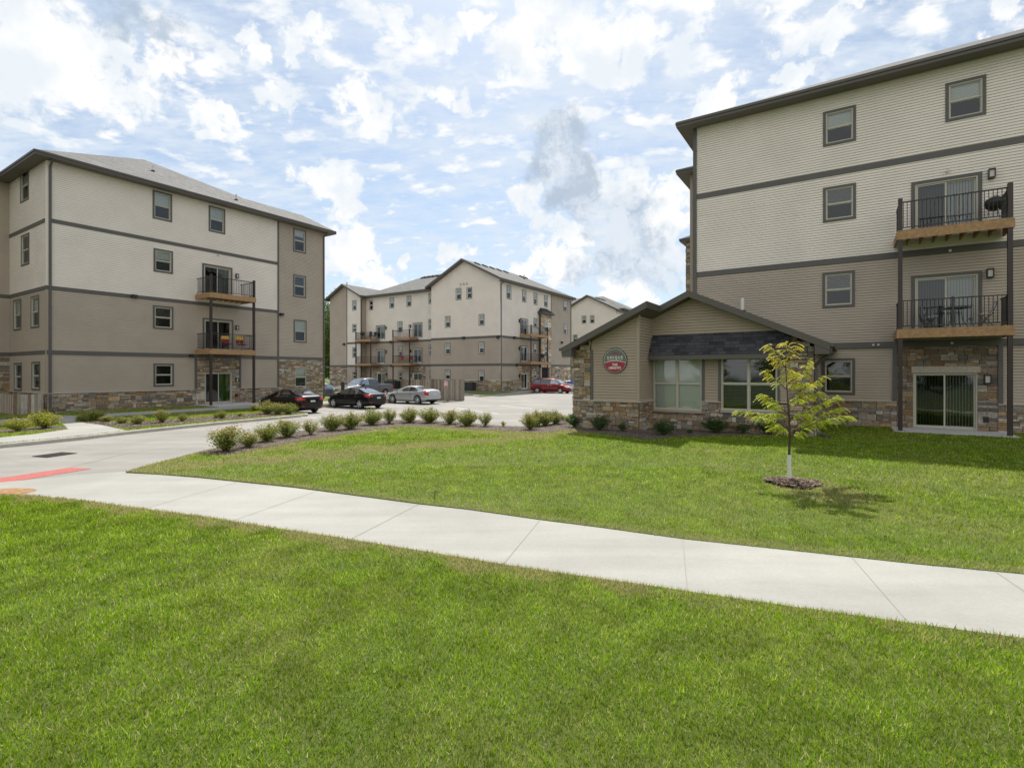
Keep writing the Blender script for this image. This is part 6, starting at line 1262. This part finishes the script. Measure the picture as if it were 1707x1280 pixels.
def shrub_proto(m, w, h, nst, nl, size, red, open_=.5):
    """stems fan out of the ground, leaves sit in clumps along and at the end of the stems"""
    r = empty('shrub', (0, 0, 0), 'shrub', 'shrub'); b = MB(); C = []; T = []
    for k in range(nst):
        a = RS.uniform(0, 6.283); q = RS.uniform(0, 1)**.6; top = np.array([math.cos(a)*q*w/2*.95, math.sin(a)*q*w/2*.95, h*(1-.42*q*q)*RS.uniform(.78, 1.12)]); mid = top*np.array([.5, .5, .52])
        b.tube([(top[0]*.1, top[1]*.1, 0), tuple(mid), tuple(top)], [.007, .005, .002], 'stem', n=4, caps=False)
        n = int(nl/nst)
        t = RS.uniform(open_*.45, 1.0, n)**.8; p = np.outer(1-t, [0, 0, 0])+np.outer(np.clip(t*2, 0, 1), mid)+np.outer(np.clip(t*2-1, 0, 1), top-mid)
        p += RS.normal(size=(n, 3))*np.array([.045, .045, .03])*(w/.7); C.append(p); T.append(np.clip(RS.normal(.36, .17, n)+(t > .88)*RS.uniform(.0, red, n), 0, 1))
    b.build('stems', r); C = np.concatenate(C); T = np.concatenate(T); C[:, 2] = np.maximum(C[:, 2], .02)
    leaves('foliage', C, size, T, m, r); return r
proto = [shrub_proto('shrub_leaf', .85, .62, 42, 3200, .048, .6, .25), shrub_proto('shrub_leaf', .75, .66, 32, 2400, .046, .85, .3), shrub_proto('shrub_leaf', .9, .60, 46, 3500, .048, .35, .25), shrub_proto('shrub_leaf', .7, .72, 24, 2000, .046, .8, .5)]
pY = shrub_proto('yellow_shrub_leaf', .9, .6, 40, 2600, .05, .45); pD = [shrub_proto('dark_shrub_leaf', .9, .62, 30, 2200, .05, .3), shrub_proto('dark_shrub_leaf', .7, .6, 18, 1000, .05, .3, .7)]
def put_shrub(pr, px, py, T, wpx, hpx, label, group, name='shrub'):
    x, y = gp(px, py, T); k = y/FP; c = copy_tree(pr); c.name = name; W = {True: 1}.get(0, 1); dims = pr['dims']; sx = .88*wpx*k/dims[0]; sz = .92*hpx*k/dims[1]
    c.location = (x, y, T(x, y)); c.scale = (sx, sx, sz); c.rotation_euler = (0, 0, random.uniform(0, 6.28)); c['label'] = label; c['category'] = 'shrub'; c['group'] = group
    if 'dims' in c: del c['dims']
    return c
for p_ in proto+[pY]+pD:
    f_ = [c for c in COL.objects if c.parent == p_ and c.name.startswith('foliage')][0]; q_ = np.array([v.co for v in f_.data.vertices]); p_['dims'] = ((np.percentile(q_[:, 0], 97)-np.percentile(q_[:, 0], 3)+np.percentile(q_[:, 1], 97)-np.percentile(q_[:, 1], 3))/2, np.percentile(q_[:, 2], 98.5))
gA = 'shrubs along the drive edge of the right lawn'
rowA = [(376, 751.5, 52, 42, 1, 'largest reddish shrub at the near end of the drive row'), (413, 745.5, 30, 25, 1, 'low reddish shrub second from the near end of the drive row'), (444, 736, 34, 30, 2, 'green round shrub third from the near end of the drive row'), (480, 729, 42, 30, 1, 'wide red tipped shrub fourth from the near end of the drive row'),
        (518, 725, 24, 26, 3, 'thin sparse shrub fifth from the near end of the drive row'), (553, 718, 33, 28, 0, 'full shrub below the middle black sedan, left of its neighbour'), (584, 715.5, 32, 29, 0, 'full shrub below the middle black sedan, right of its neighbour'), (620, 708.5, 32, 27, 2, 'leaning green shrub below the gap between black and silver cars'),
        (648.5, 706, 25, 26, 3, 'narrow upright shrub below the front of the silver coupe'), (683.5, 704.5, 31, 25, 0, 'round shrub directly below the silver coupe'), (715.5, 705, 32, 26, 2, 'bushy yellow green shrub below the tail of the silver coupe'), (749, 707, 29, 24, 1, 'reddish shrub below the left half of the board fence'),
        (778.5, 710, 32, 27, 2, 'bright green shrub below the right end of the board fence'), (808, 711, 20, 25, 3, 'slim reddish shrub alone right of the board fence'), (839, 711.5, 8, 10, 3, 'tiny seedling shrub in the mulch of the drive row')]
for (x, y, w, h, k, lab) in rowA: put_shrub(proto[k], x, y, TA, w, h, lab, gA)
gC = 'shrubs clustered at the left of the clubhouse'
for (x, y, w, h, k, lab) in [(884, 716, 27, 27, 1, 'front left shrub of the cluster near the clubhouse'), (893, 711, 28, 27, 0, 'back left shrub of the cluster near the clubhouse'), (908, 709, 28, 25, 2, 'middle shrub of the cluster near the clubhouse'), (925, 706.5, 26, 23, 0, 'right shrub of the cluster near the clubhouse')]: put_shrub(proto[k], x, y, TA, w, h, lab, gC)
gD = 'dark shrubs at the foot of the clubhouse wall'
for (x, y, w, h, k, lab) in [(959, 712, 30, 24, 0, 'dark green shrub at the left stone corner of the clubhouse'), (999, 717.5, 27, 26, 0, 'dark shrub below the round sign'), (1039, 719.5, 19, 16, 1, 'small dark shrub right of the one below the sign'), (1106, 725.5, 36, 26, 0, 'dark spreading shrub below the left clubhouse window'), (1151, 723, 10, 9, 1, 'tiny sprig below the middle of the clubhouse wall'),
                          (1194, 722, 38, 28, 0, 'biggest dark shrub between the two clubhouse windows'), (1236, 723, 27, 19, 1, 'small loose shrub below the right clubhouse window'), (1284, 724, 42, 28, 0, 'dark shrub behind the young tree at the clubhouse wall'), (1334, 727, 26, 16, 1, 'low dark shrub at the right stone pillar of the clubhouse')]: put_shrub(pD[k], x, y, TA, w, h, lab, gD)
gB = 'shrubs in the bed before the left building'
for (x, y, w, h, k, lab) in [(30.5, 719, 35, 22, 9, 'yellow shrub nearer the left edge in the corner bed'), (75.5, 714, 42, 28, 9, 'larger yellow shrub at the tip of the corner bed'), (136.5, 698.5, 14, 13, 2, 'small bright green shrub first in the bed before the left building'), (156.5, 700.5, 24, 18, 0, 'full green shrub second in the bed before the left building'),
                          (178.5, 703, 17, 10, 1, 'low faded shrub third in the bed before the left building'), (203.5, 706, 18, 12, 2, 'low shrub fourth in the bed before the left building'), (229.5, 707.5, 22, 16, 0, 'shrub fifth in the bed, above the bend of the kerb'), (271, 704.5, 21, 22, 1, 'tall red tipped shrub under the ground floor window'),
                          (304.5, 702.5, 13, 13, 2, 'small dark shrub left of the patio post'), (361, 697, 9, 8, 2, 'tiny shrub left of its neighbour below the patio'), (369.5, 698, 13, 14, 2, 'small upright shrub below the patio'), (400, 694.5, 9, 7, 2, 'tiny sprout below the right end of the patio'), (423.5, 685.5, 14, 12, 1, 'small shrub beside the nose of the nearest black sedan'),
                          (446, 690.3, 26, 22, 0, 'wide yellow tipped shrub before the nearest black sedan'), (462, 691, 24, 19, 1, 'bushy shrub overlapping the side of the nearest black sedan'), (481, 690.8, 23, 19, 2, 'shrub at the rear wheel of the nearest black sedan')]: put_shrub(pY if k == 9 else proto[k], x, y, TB, w, h, lab, gB)
def kill(o):
    for ch in [c for c in COL.objects if c.parent == o]: kill(ch)
    bpy.data.objects.remove(o)
for p_ in proto+[pY]+pD: kill(p_)

# young locust tree with white trunk guard
tx, ty = gp(1316, 806, TA); tz = TA(tx, ty); kk = ty/FP
def tp(px, py, dy=0): Y = ty+dy; return Vector(((px-PX)/FP*Y, Y, CZ+(PY-py)/FP*Y))
tree = empty('young_tree', (tx, ty, tz), 'slender young locust tree with yellow green leaves and white trunk guard in a mulch ring', 'tree')
b = MB(); trunk = [(1316, 808), (1315.5, 758), (1316.5, 715), (1314, 680), (1312, 648), (1310, 615), (1310, 590), (1312, 568)]; b.tube([tp(*p) for p in trunk], [.032, .026, .022, .017, .013, .010, .007, .003], 'bark', n=8)
br = [((1316, 720), (1290, 700), (1262, 694), -.1), ((1316, 712), (1275, 690), (1231, 684), .25), ((1315, 716), (1345, 698), (1400, 678), .1), ((1316, 724), (1370, 700), (1416, 692), -.35), ((1316, 722), (1345, 705), (1378, 700), .5), ((1315, 703), (1350, 680), (1394, 660), .2), ((1314, 690), (1290, 668), (1272, 656), -.25),
      ((1314, 684), (1297, 680), (1282, 668), .5), ((1313, 668), (1335, 650), (1370, 629), .05), ((1313, 672), (1340, 660), (1366, 652), -.5), ((1312, 650), (1290, 630), (1276, 617), .1), ((1312, 640), (1335, 625), (1348, 600), -.1), ((1312, 655), (1322, 640), (1350, 640), .45), ((1310, 615), (1295, 590), (1281, 573), .05),
      ((1310, 605), (1320, 590), (1330, 572), -.15), ((1310, 612), (1300, 605), (1290, 597), .3), ((1314, 700), (1330, 690), (1345, 690), -.6), ((1315, 725), (1305, 712), (1290, 712), -.5), ((1316, 728), (1328, 724), (1342, 712), -.2), ((1313, 676), (1325, 665), (1335, 668), .7), ((1314, 694), (1300, 690), (1285, 690), -.6), ((1310, 628), (1320, 620), (1328, 622), .35)]
fronds = []
for (a, m_, c, dy) in br:
    A, M_, C_ = tp(*a), tp(m_[0], m_[1], dy*.5), tp(c[0], c[1], dy); b.tube([A, M_, C_], [.010, .007, .003], 'bark', n=5, caps=False)
    L = (C_-A).length; n = max(7, int(L*22))
    for k in range(n):
        t = .26+.74*(k+random.random())/n; p = A.lerp(M_, t*2) if t < .5 else M_.lerp(C_, t*2-1); fronds.append((p, (C_-A).normalized(), L))
for k in range(26): t = random.random(); p = tp(1311+random.uniform(-2, 2), 640-72*t, random.uniform(-.05, .05)); fronds.append((p, Vector((random.uniform(-1, 1), random.uniform(-1, 1), .2)).normalized(), .6))
for (px, py) in ((1305, 680), (1325, 655)): pass
b.build('trunk', tree)
b = MB(); b.tube([tp(1316, 807.5), tp(1315.8, 758)], [.043, .036], 'tree_guard', n=12); b.build('trunk_guard', tree)
C = []; A = []; Bv = []; T = []; zt0, zt1 = tp(1316, 700).z, tp(1316, 590).z
for (p, d_, L) in fronds:
    for rep in range(2):
        f = Vector((d_.x+random.uniform(-.9, .9), d_.y+random.uniform(-.9, .9), random.uniform(-.15, .5))).normalized(); ln = random.uniform(.11, .20); hb = max(0, min(1, (p.z-zt0)/(zt1-zt0))); base = .32+.32*hb+random.uniform(-.12, .14)
        sidev = f.cross(Vector((0, 0, 1))).normalized()
        for j in range(9):
            t = (j+1)/9; q = p+f*ln*t+Vector((0, 0, -.55*ln*t*t)); dirr = (f+Vector((0, 0, -1.1*t))).normalized()
            for s_ in (-1, 1):
                ax = (sidev*s_+dirr*.45+Vector((0, 0, -.35))).normalized()*.019; bb = ax.cross(Vector((random.uniform(-.3, .3), random.uniform(-.3, .3), 1))).normalized()*.0098
                C.append(q+ax); A.append(ax); Bv.append(bb); T.append(base+random.uniform(-.12, .12)+.15*t)
V_ = lambda l: np.array([tuple(v) for v in l])-0
me = leaf_mesh('crown', V_(C)-np.array(tree.location), V_(A), V_(Bv), np.clip(np.array(T), 0, 1), 'locust_leaf'); o = bpy.data.objects.new('crown', me); COL.objects.link(o); o.parent = tree
# mulch ring under it
ring = []
for k in range(28): a = 6.283*k/28; rr = .40+.06*math.sin(3*a+1)+random.uniform(-.05, .05); rr *= 1+.45*max(0, math.cos(a+.55)); ring.append((tx+.02+rr*1.15*math.cos(a), ty+.06+rr*1.0*math.sin(a)))
sheet('mulch_ring', ring, lambda x, y: TA(x, y)+.09*max(0, 1-((x-tx)**2+(y-ty)**2)/.25), 'mulch', step=.12, dz=.012)
def chips(name, pos, Tt, n, poly=None, dz=.02, sz=.035):
    lo = np.min(poly, 0); hi = np.max(poly, 0); P = RS.uniform(lo, hi, (n, 2)); P = P[inpoly(P, poly)]; Z = np.array([Tt(x, y) for x, y in P])+dz+RS.uniform(0, .015, len(P)); C = np.column_stack([P, Z]); a = rnd_unit(len(P)); a[:, 2] *= .3; b_ = np.cross(a, [0, 0, 1]); b_ += rnd_unit(len(P))*.2
    s = RS.uniform(.5, 1.4, len(P))[:, None]*sz; me = leaf_mesh(name, C, a*s/2, b_*s*.22, RS.uniform(0, 1, len(P)), 'chip'); o = bpy.data.objects.new(name, me); COL.objects.link(o); tag(o, 'brown wood mulch chips', 'mulch', kind='stuff'); return o
leafmat('chip', [(0, (.05, .03, .022)), (.5, (.15, .105, .08)), (1, (.42, .34, .27))], .0, rough=.9)
chips('mulch_chips', None, lambda x, y: TA(x, y)+.09*max(0, 1-((x-tx)**2+(y-ty)**2)/.25), 5200, ring, sz=.055)
chips('mulch_chips', None, TA, 60000, bedA, dz=.016, sz=.06)
bl = [gp(x, y, TB) for x, y in [(127, 701.3), (212, 714.2), (281, 708.5), (351, 702), (417, 697), (471, 692.6), (504, 690), (488, 687.3), (450, 688.5), (400, 691), (330, 696.5), (260, 701.5), (210, 705), (170, 702.5)]]
chips('mulch_chips', None, TB, 30000, bl, dz=.02, sz=.09)

# broad trees beyond the gap between left and centre building
def big_tree(x, y, h, w, label, seed):
    rs = np.random.RandomState(seed); o = empty('broadleaf_tree', (x, y, 0), label, 'tree', 'trees behind the buildings'); b = MB(); b.tube([(x, y, 0), (x+.2, y, h*.35), (x, y, h*.7)], [.32, .25, .1], 'bark', n=8)
    cl = []
    for k in range(46):
        a = rs.uniform(0, 6.283); zz = rs.uniform(.12, 1.0); rr = w/2*math.sqrt(max(.03, 1-((zz-.52)/.52)**2))*rs.uniform(.35, 1.0); c = np.array([rr*math.cos(a), rr*math.sin(a), h*zz*.96]); cl.append(c)
        if k % 2 == 0: b.tube([(x, y, h*max(.12, zz*.55)), (x+c[0], y+c[1], c[2])], [.08, .02], 'bark', n=4, caps=False)
    b.build('trunk', o); n = 520; C = np.concatenate([c+rs.normal(size=(n, 3))*np.array([.75, .75, .55]) for c in cl]); leaves('crown', C, .24, np.clip(rs.normal(.5, .25, len(C)), 0, 1), 'tree_leaf', o, asp=.6)
big_tree(-30.5, 92, 16.6, 9, 'tall bright green tree showing in the gap beside the left building', 3)
big_tree(-36.5, 94, 15.2, 9, 'green tree standing behind the left building next to the taller one', 5)
big_tree(-42, 96, 14.5, 9, 'green tree farthest to the left behind the left building', 8)
big_tree(-33.5, 104, 11.5, 10, 'lower green tree filling the foot of the gap behind the others', 9)

big = [o for o in COL.objects if o.get('category') == 'tree' and o.name.startswith('broadleaf_tree')]
for k in range(9):      # trees across the street behind the camera: the windows mirror them
    c = copy_tree(big[k % 4]); c.location = (-46+k*11.5, -34-4*(k % 3), -.05); c.scale = (.85, .85, .72+.05*(k % 3)); c.rotation_euler = (0, 0, k*1.3); c['label'] = ['first', 'second', 'third', 'fourth', 'fifth', 'sixth', 'seventh', 'eighth', 'ninth'][k]+' green tree from the left in the row across the street'; c['group'] = 'trees across the street'
# grass
def TAv(P): return np.array([TA(x, y) for x, y in P])
def grass(name, poly, Tfun, box, dens, h, w, label, keep=None, excl=(), dryfn=None):
    """dens(dist)->blades per square metre"""
    cells = []; st = .5
    for gx in np.arange(box[0], box[1], st):
        for gy in np.arange(box[2], box[3], st):
            cx, cy = gx+st/2, gy+st/2
            if abs(cx) > 1.12*cy+1.8: continue
            n = dens(math.hypot(cx, cy))*st*st
            if n > 0: cells.append((gx, gy, int(n)))
    P = np.concatenate([np.column_stack([RS.uniform(a, a+st, n), RS.uniform(c, c+st, n)]) for a, c, n in cells]); P = P[inpoly(P, poly)]
    for e_, jit in [(q, 0) if isinstance(q, list) else q for q in excl]: P = P[~inpoly(P+RS.normal(size=P.shape)*jit, e_)]
    # height on a coarse grid
    gx = np.round(P/.25).astype(int); key, inv = np.unique(gx, axis=0, return_inverse=True); Z = np.array([Tfun(a*.25, c*.25) for a, c in key])[inv.ravel()]
    n = len(P); d = np.hypot(P[:, 0], P[:, 1]); L = h(d)*RS.uniform(.55, 1.25, n)
    lean = RS.normal(size=(n, 2))*.46; ax = np.column_stack([lean, np.ones(n)]); ax /= np.linalg.norm(ax, axis=1, keepdims=True); az = RS.uniform(0, 6.283, n)
    bw = np.column_stack([np.cos(az), np.sin(az), np.zeros(n)])*(w(d)*RS.uniform(.7, 1.3, n))[:, None]/2
    clump = .5+.25*np.sin(P[:, 0]*3.1+np.sin(P[:, 1]*2.3)*1.7)*np.sin(P[:, 1]*2.7+np.sin(P[:, 0]*1.9)*2.0)+.25*np.sin(P[:, 0]*7.3+P[:, 1]*4.1+2*np.sin(P[:, 1]*5.3))*np.sin(P[:, 1]*8.9-P[:, 0]*3.7+2*np.sin(P[:, 0]*6.1))
    tint = np.clip(RS.normal(.46, .25, n)+.12*(clump-.5), 0, .88); s = RS.uniform(0, 1, n); tint[s < .045] = RS.uniform(.9, 1, (s < .045).sum())
    L *= (.92+.16*clump)
    dry = dryfn(P) if dryfn else np.zeros(n)
    dry = np.where(RS.uniform(0, 1, n) < dry, RS.uniform(.6, 1, n), 0)
    C = np.column_stack([P, Z-.004]); me = leaf_mesh(name, C, ax*L[:, None]/2, bw, tint, 'grass', extra=dry, tri=True); o = bpy.data.objects.new(name, me); COL.objects.link(o); tag(o, label, 'grass', kind='stuff'); return n
def dist_line(P, line):
    best = np.full(len(P), 1e9)
    for a, c in zip(line[:-1], line[1:]):
        a = np.array(a); c = np.array(c); v = c-a; t = np.clip(((P-a)@v)/(v@v), 0, 1); best = np.minimum(best, np.linalg.norm(P-(a+t[:, None]*v), axis=1))
    return best
near_l = near+[nearE]; far_l = far+[farE]
def dryN(P): d = dist_line(P, near_l); nz = np.sin(P[:, 0]*2.2)*np.sin(P[:, 0]*5.1+1); return np.clip((.42+.2*nz-d)/.3, 0, .85)*np.where(P[:, 0] < 1.5, 1, .45)
def dryA(P):
    d = dist_line(P, far_l); e_ = dist_line(P, bed_in[:14]+A_drive[:3]); nz = .5+.5*np.sin(P[:, 0]*1.7)*np.sin(P[:, 1]*2.9+P[:, 0])
    tr = np.hypot((P[:, 0]-tx-.25)/.95, (P[:, 1]-ty+.55)/1.25)
    return np.clip((1.0-tr)/.5, 0, .75)+np.clip((.3-d)/.2, 0, .6)+np.clip((1.1*nz+.45-e_)/.6, 0, .8)
def dryB(P): return np.full(len(P), .35)+.3*np.sin(P[:, 0]*1.3)*np.sin(P[:, 1]*.9)
n1_ = grass('grass', N_poly, Tn, (-14, 13, 1.2, 10.5), lambda d: 6500 if d < 4.5 else (5200 if d < 6.5 else 3400), lambda d: .055+.0*d, lambda d: .0056+.0009*np.maximum(0, d-3), 'short mown green grass of the near lawn', dryfn=dryN)
n2_ = grass('grass', A_poly, TA, (-10.5, 24, 5.5, 27), lambda d: 2600 if d < 9 else (1500 if d < 13 else (800 if d < 20 else 420)), lambda d: .045+.001*d, lambda d: .007+.0012*np.maximum(0, d-7), 'mown green grass of the right lawn', excl=[(bedA, .09), (ring, .07), [tuple(FR.P(a, 0, c_)[:2]) for a, c_ in ((FR.s(1490)-.1, 1.75), (FR.s(1490)+3.35, 1.75), (FR.s(1490)+3.35, -.1), (FR.s(1490)-.1, -.1))]], dryfn=dryA)
n3_ = grass('grass', Bk+[tuple(P1), tuple(P2), fq(20.4, 0), fq(0, 0), fq(0, -6), fq(-12, -6)], TB, (-36, -6, 14, 46), lambda d: 420 if d < 36 else 200, lambda d: .075+.0*d, lambda d: .03+.0*d, 'thin yellowing grass before the left building', excl=[ap, bl, [fq(-9, 3.3), fq(20.3, 3.3), fq(20.3, 4.8), fq(-9, 4.8)], [fq(FL.s(322), 0), fq(FL.s(322)+3.5, 0), fq(FL.s(322)+3.5, 3.3), fq(FL.s(322), 3.3)], [gp(x, y, TB) for x, y in [(-60, 727), (0, 722), (60, 718), (114, 714.5), (95, 710), (60, 712), (20, 716), (-60, 720)]]], dryfn=dryB)
print('grass blades', n1_, n2_, n3_)
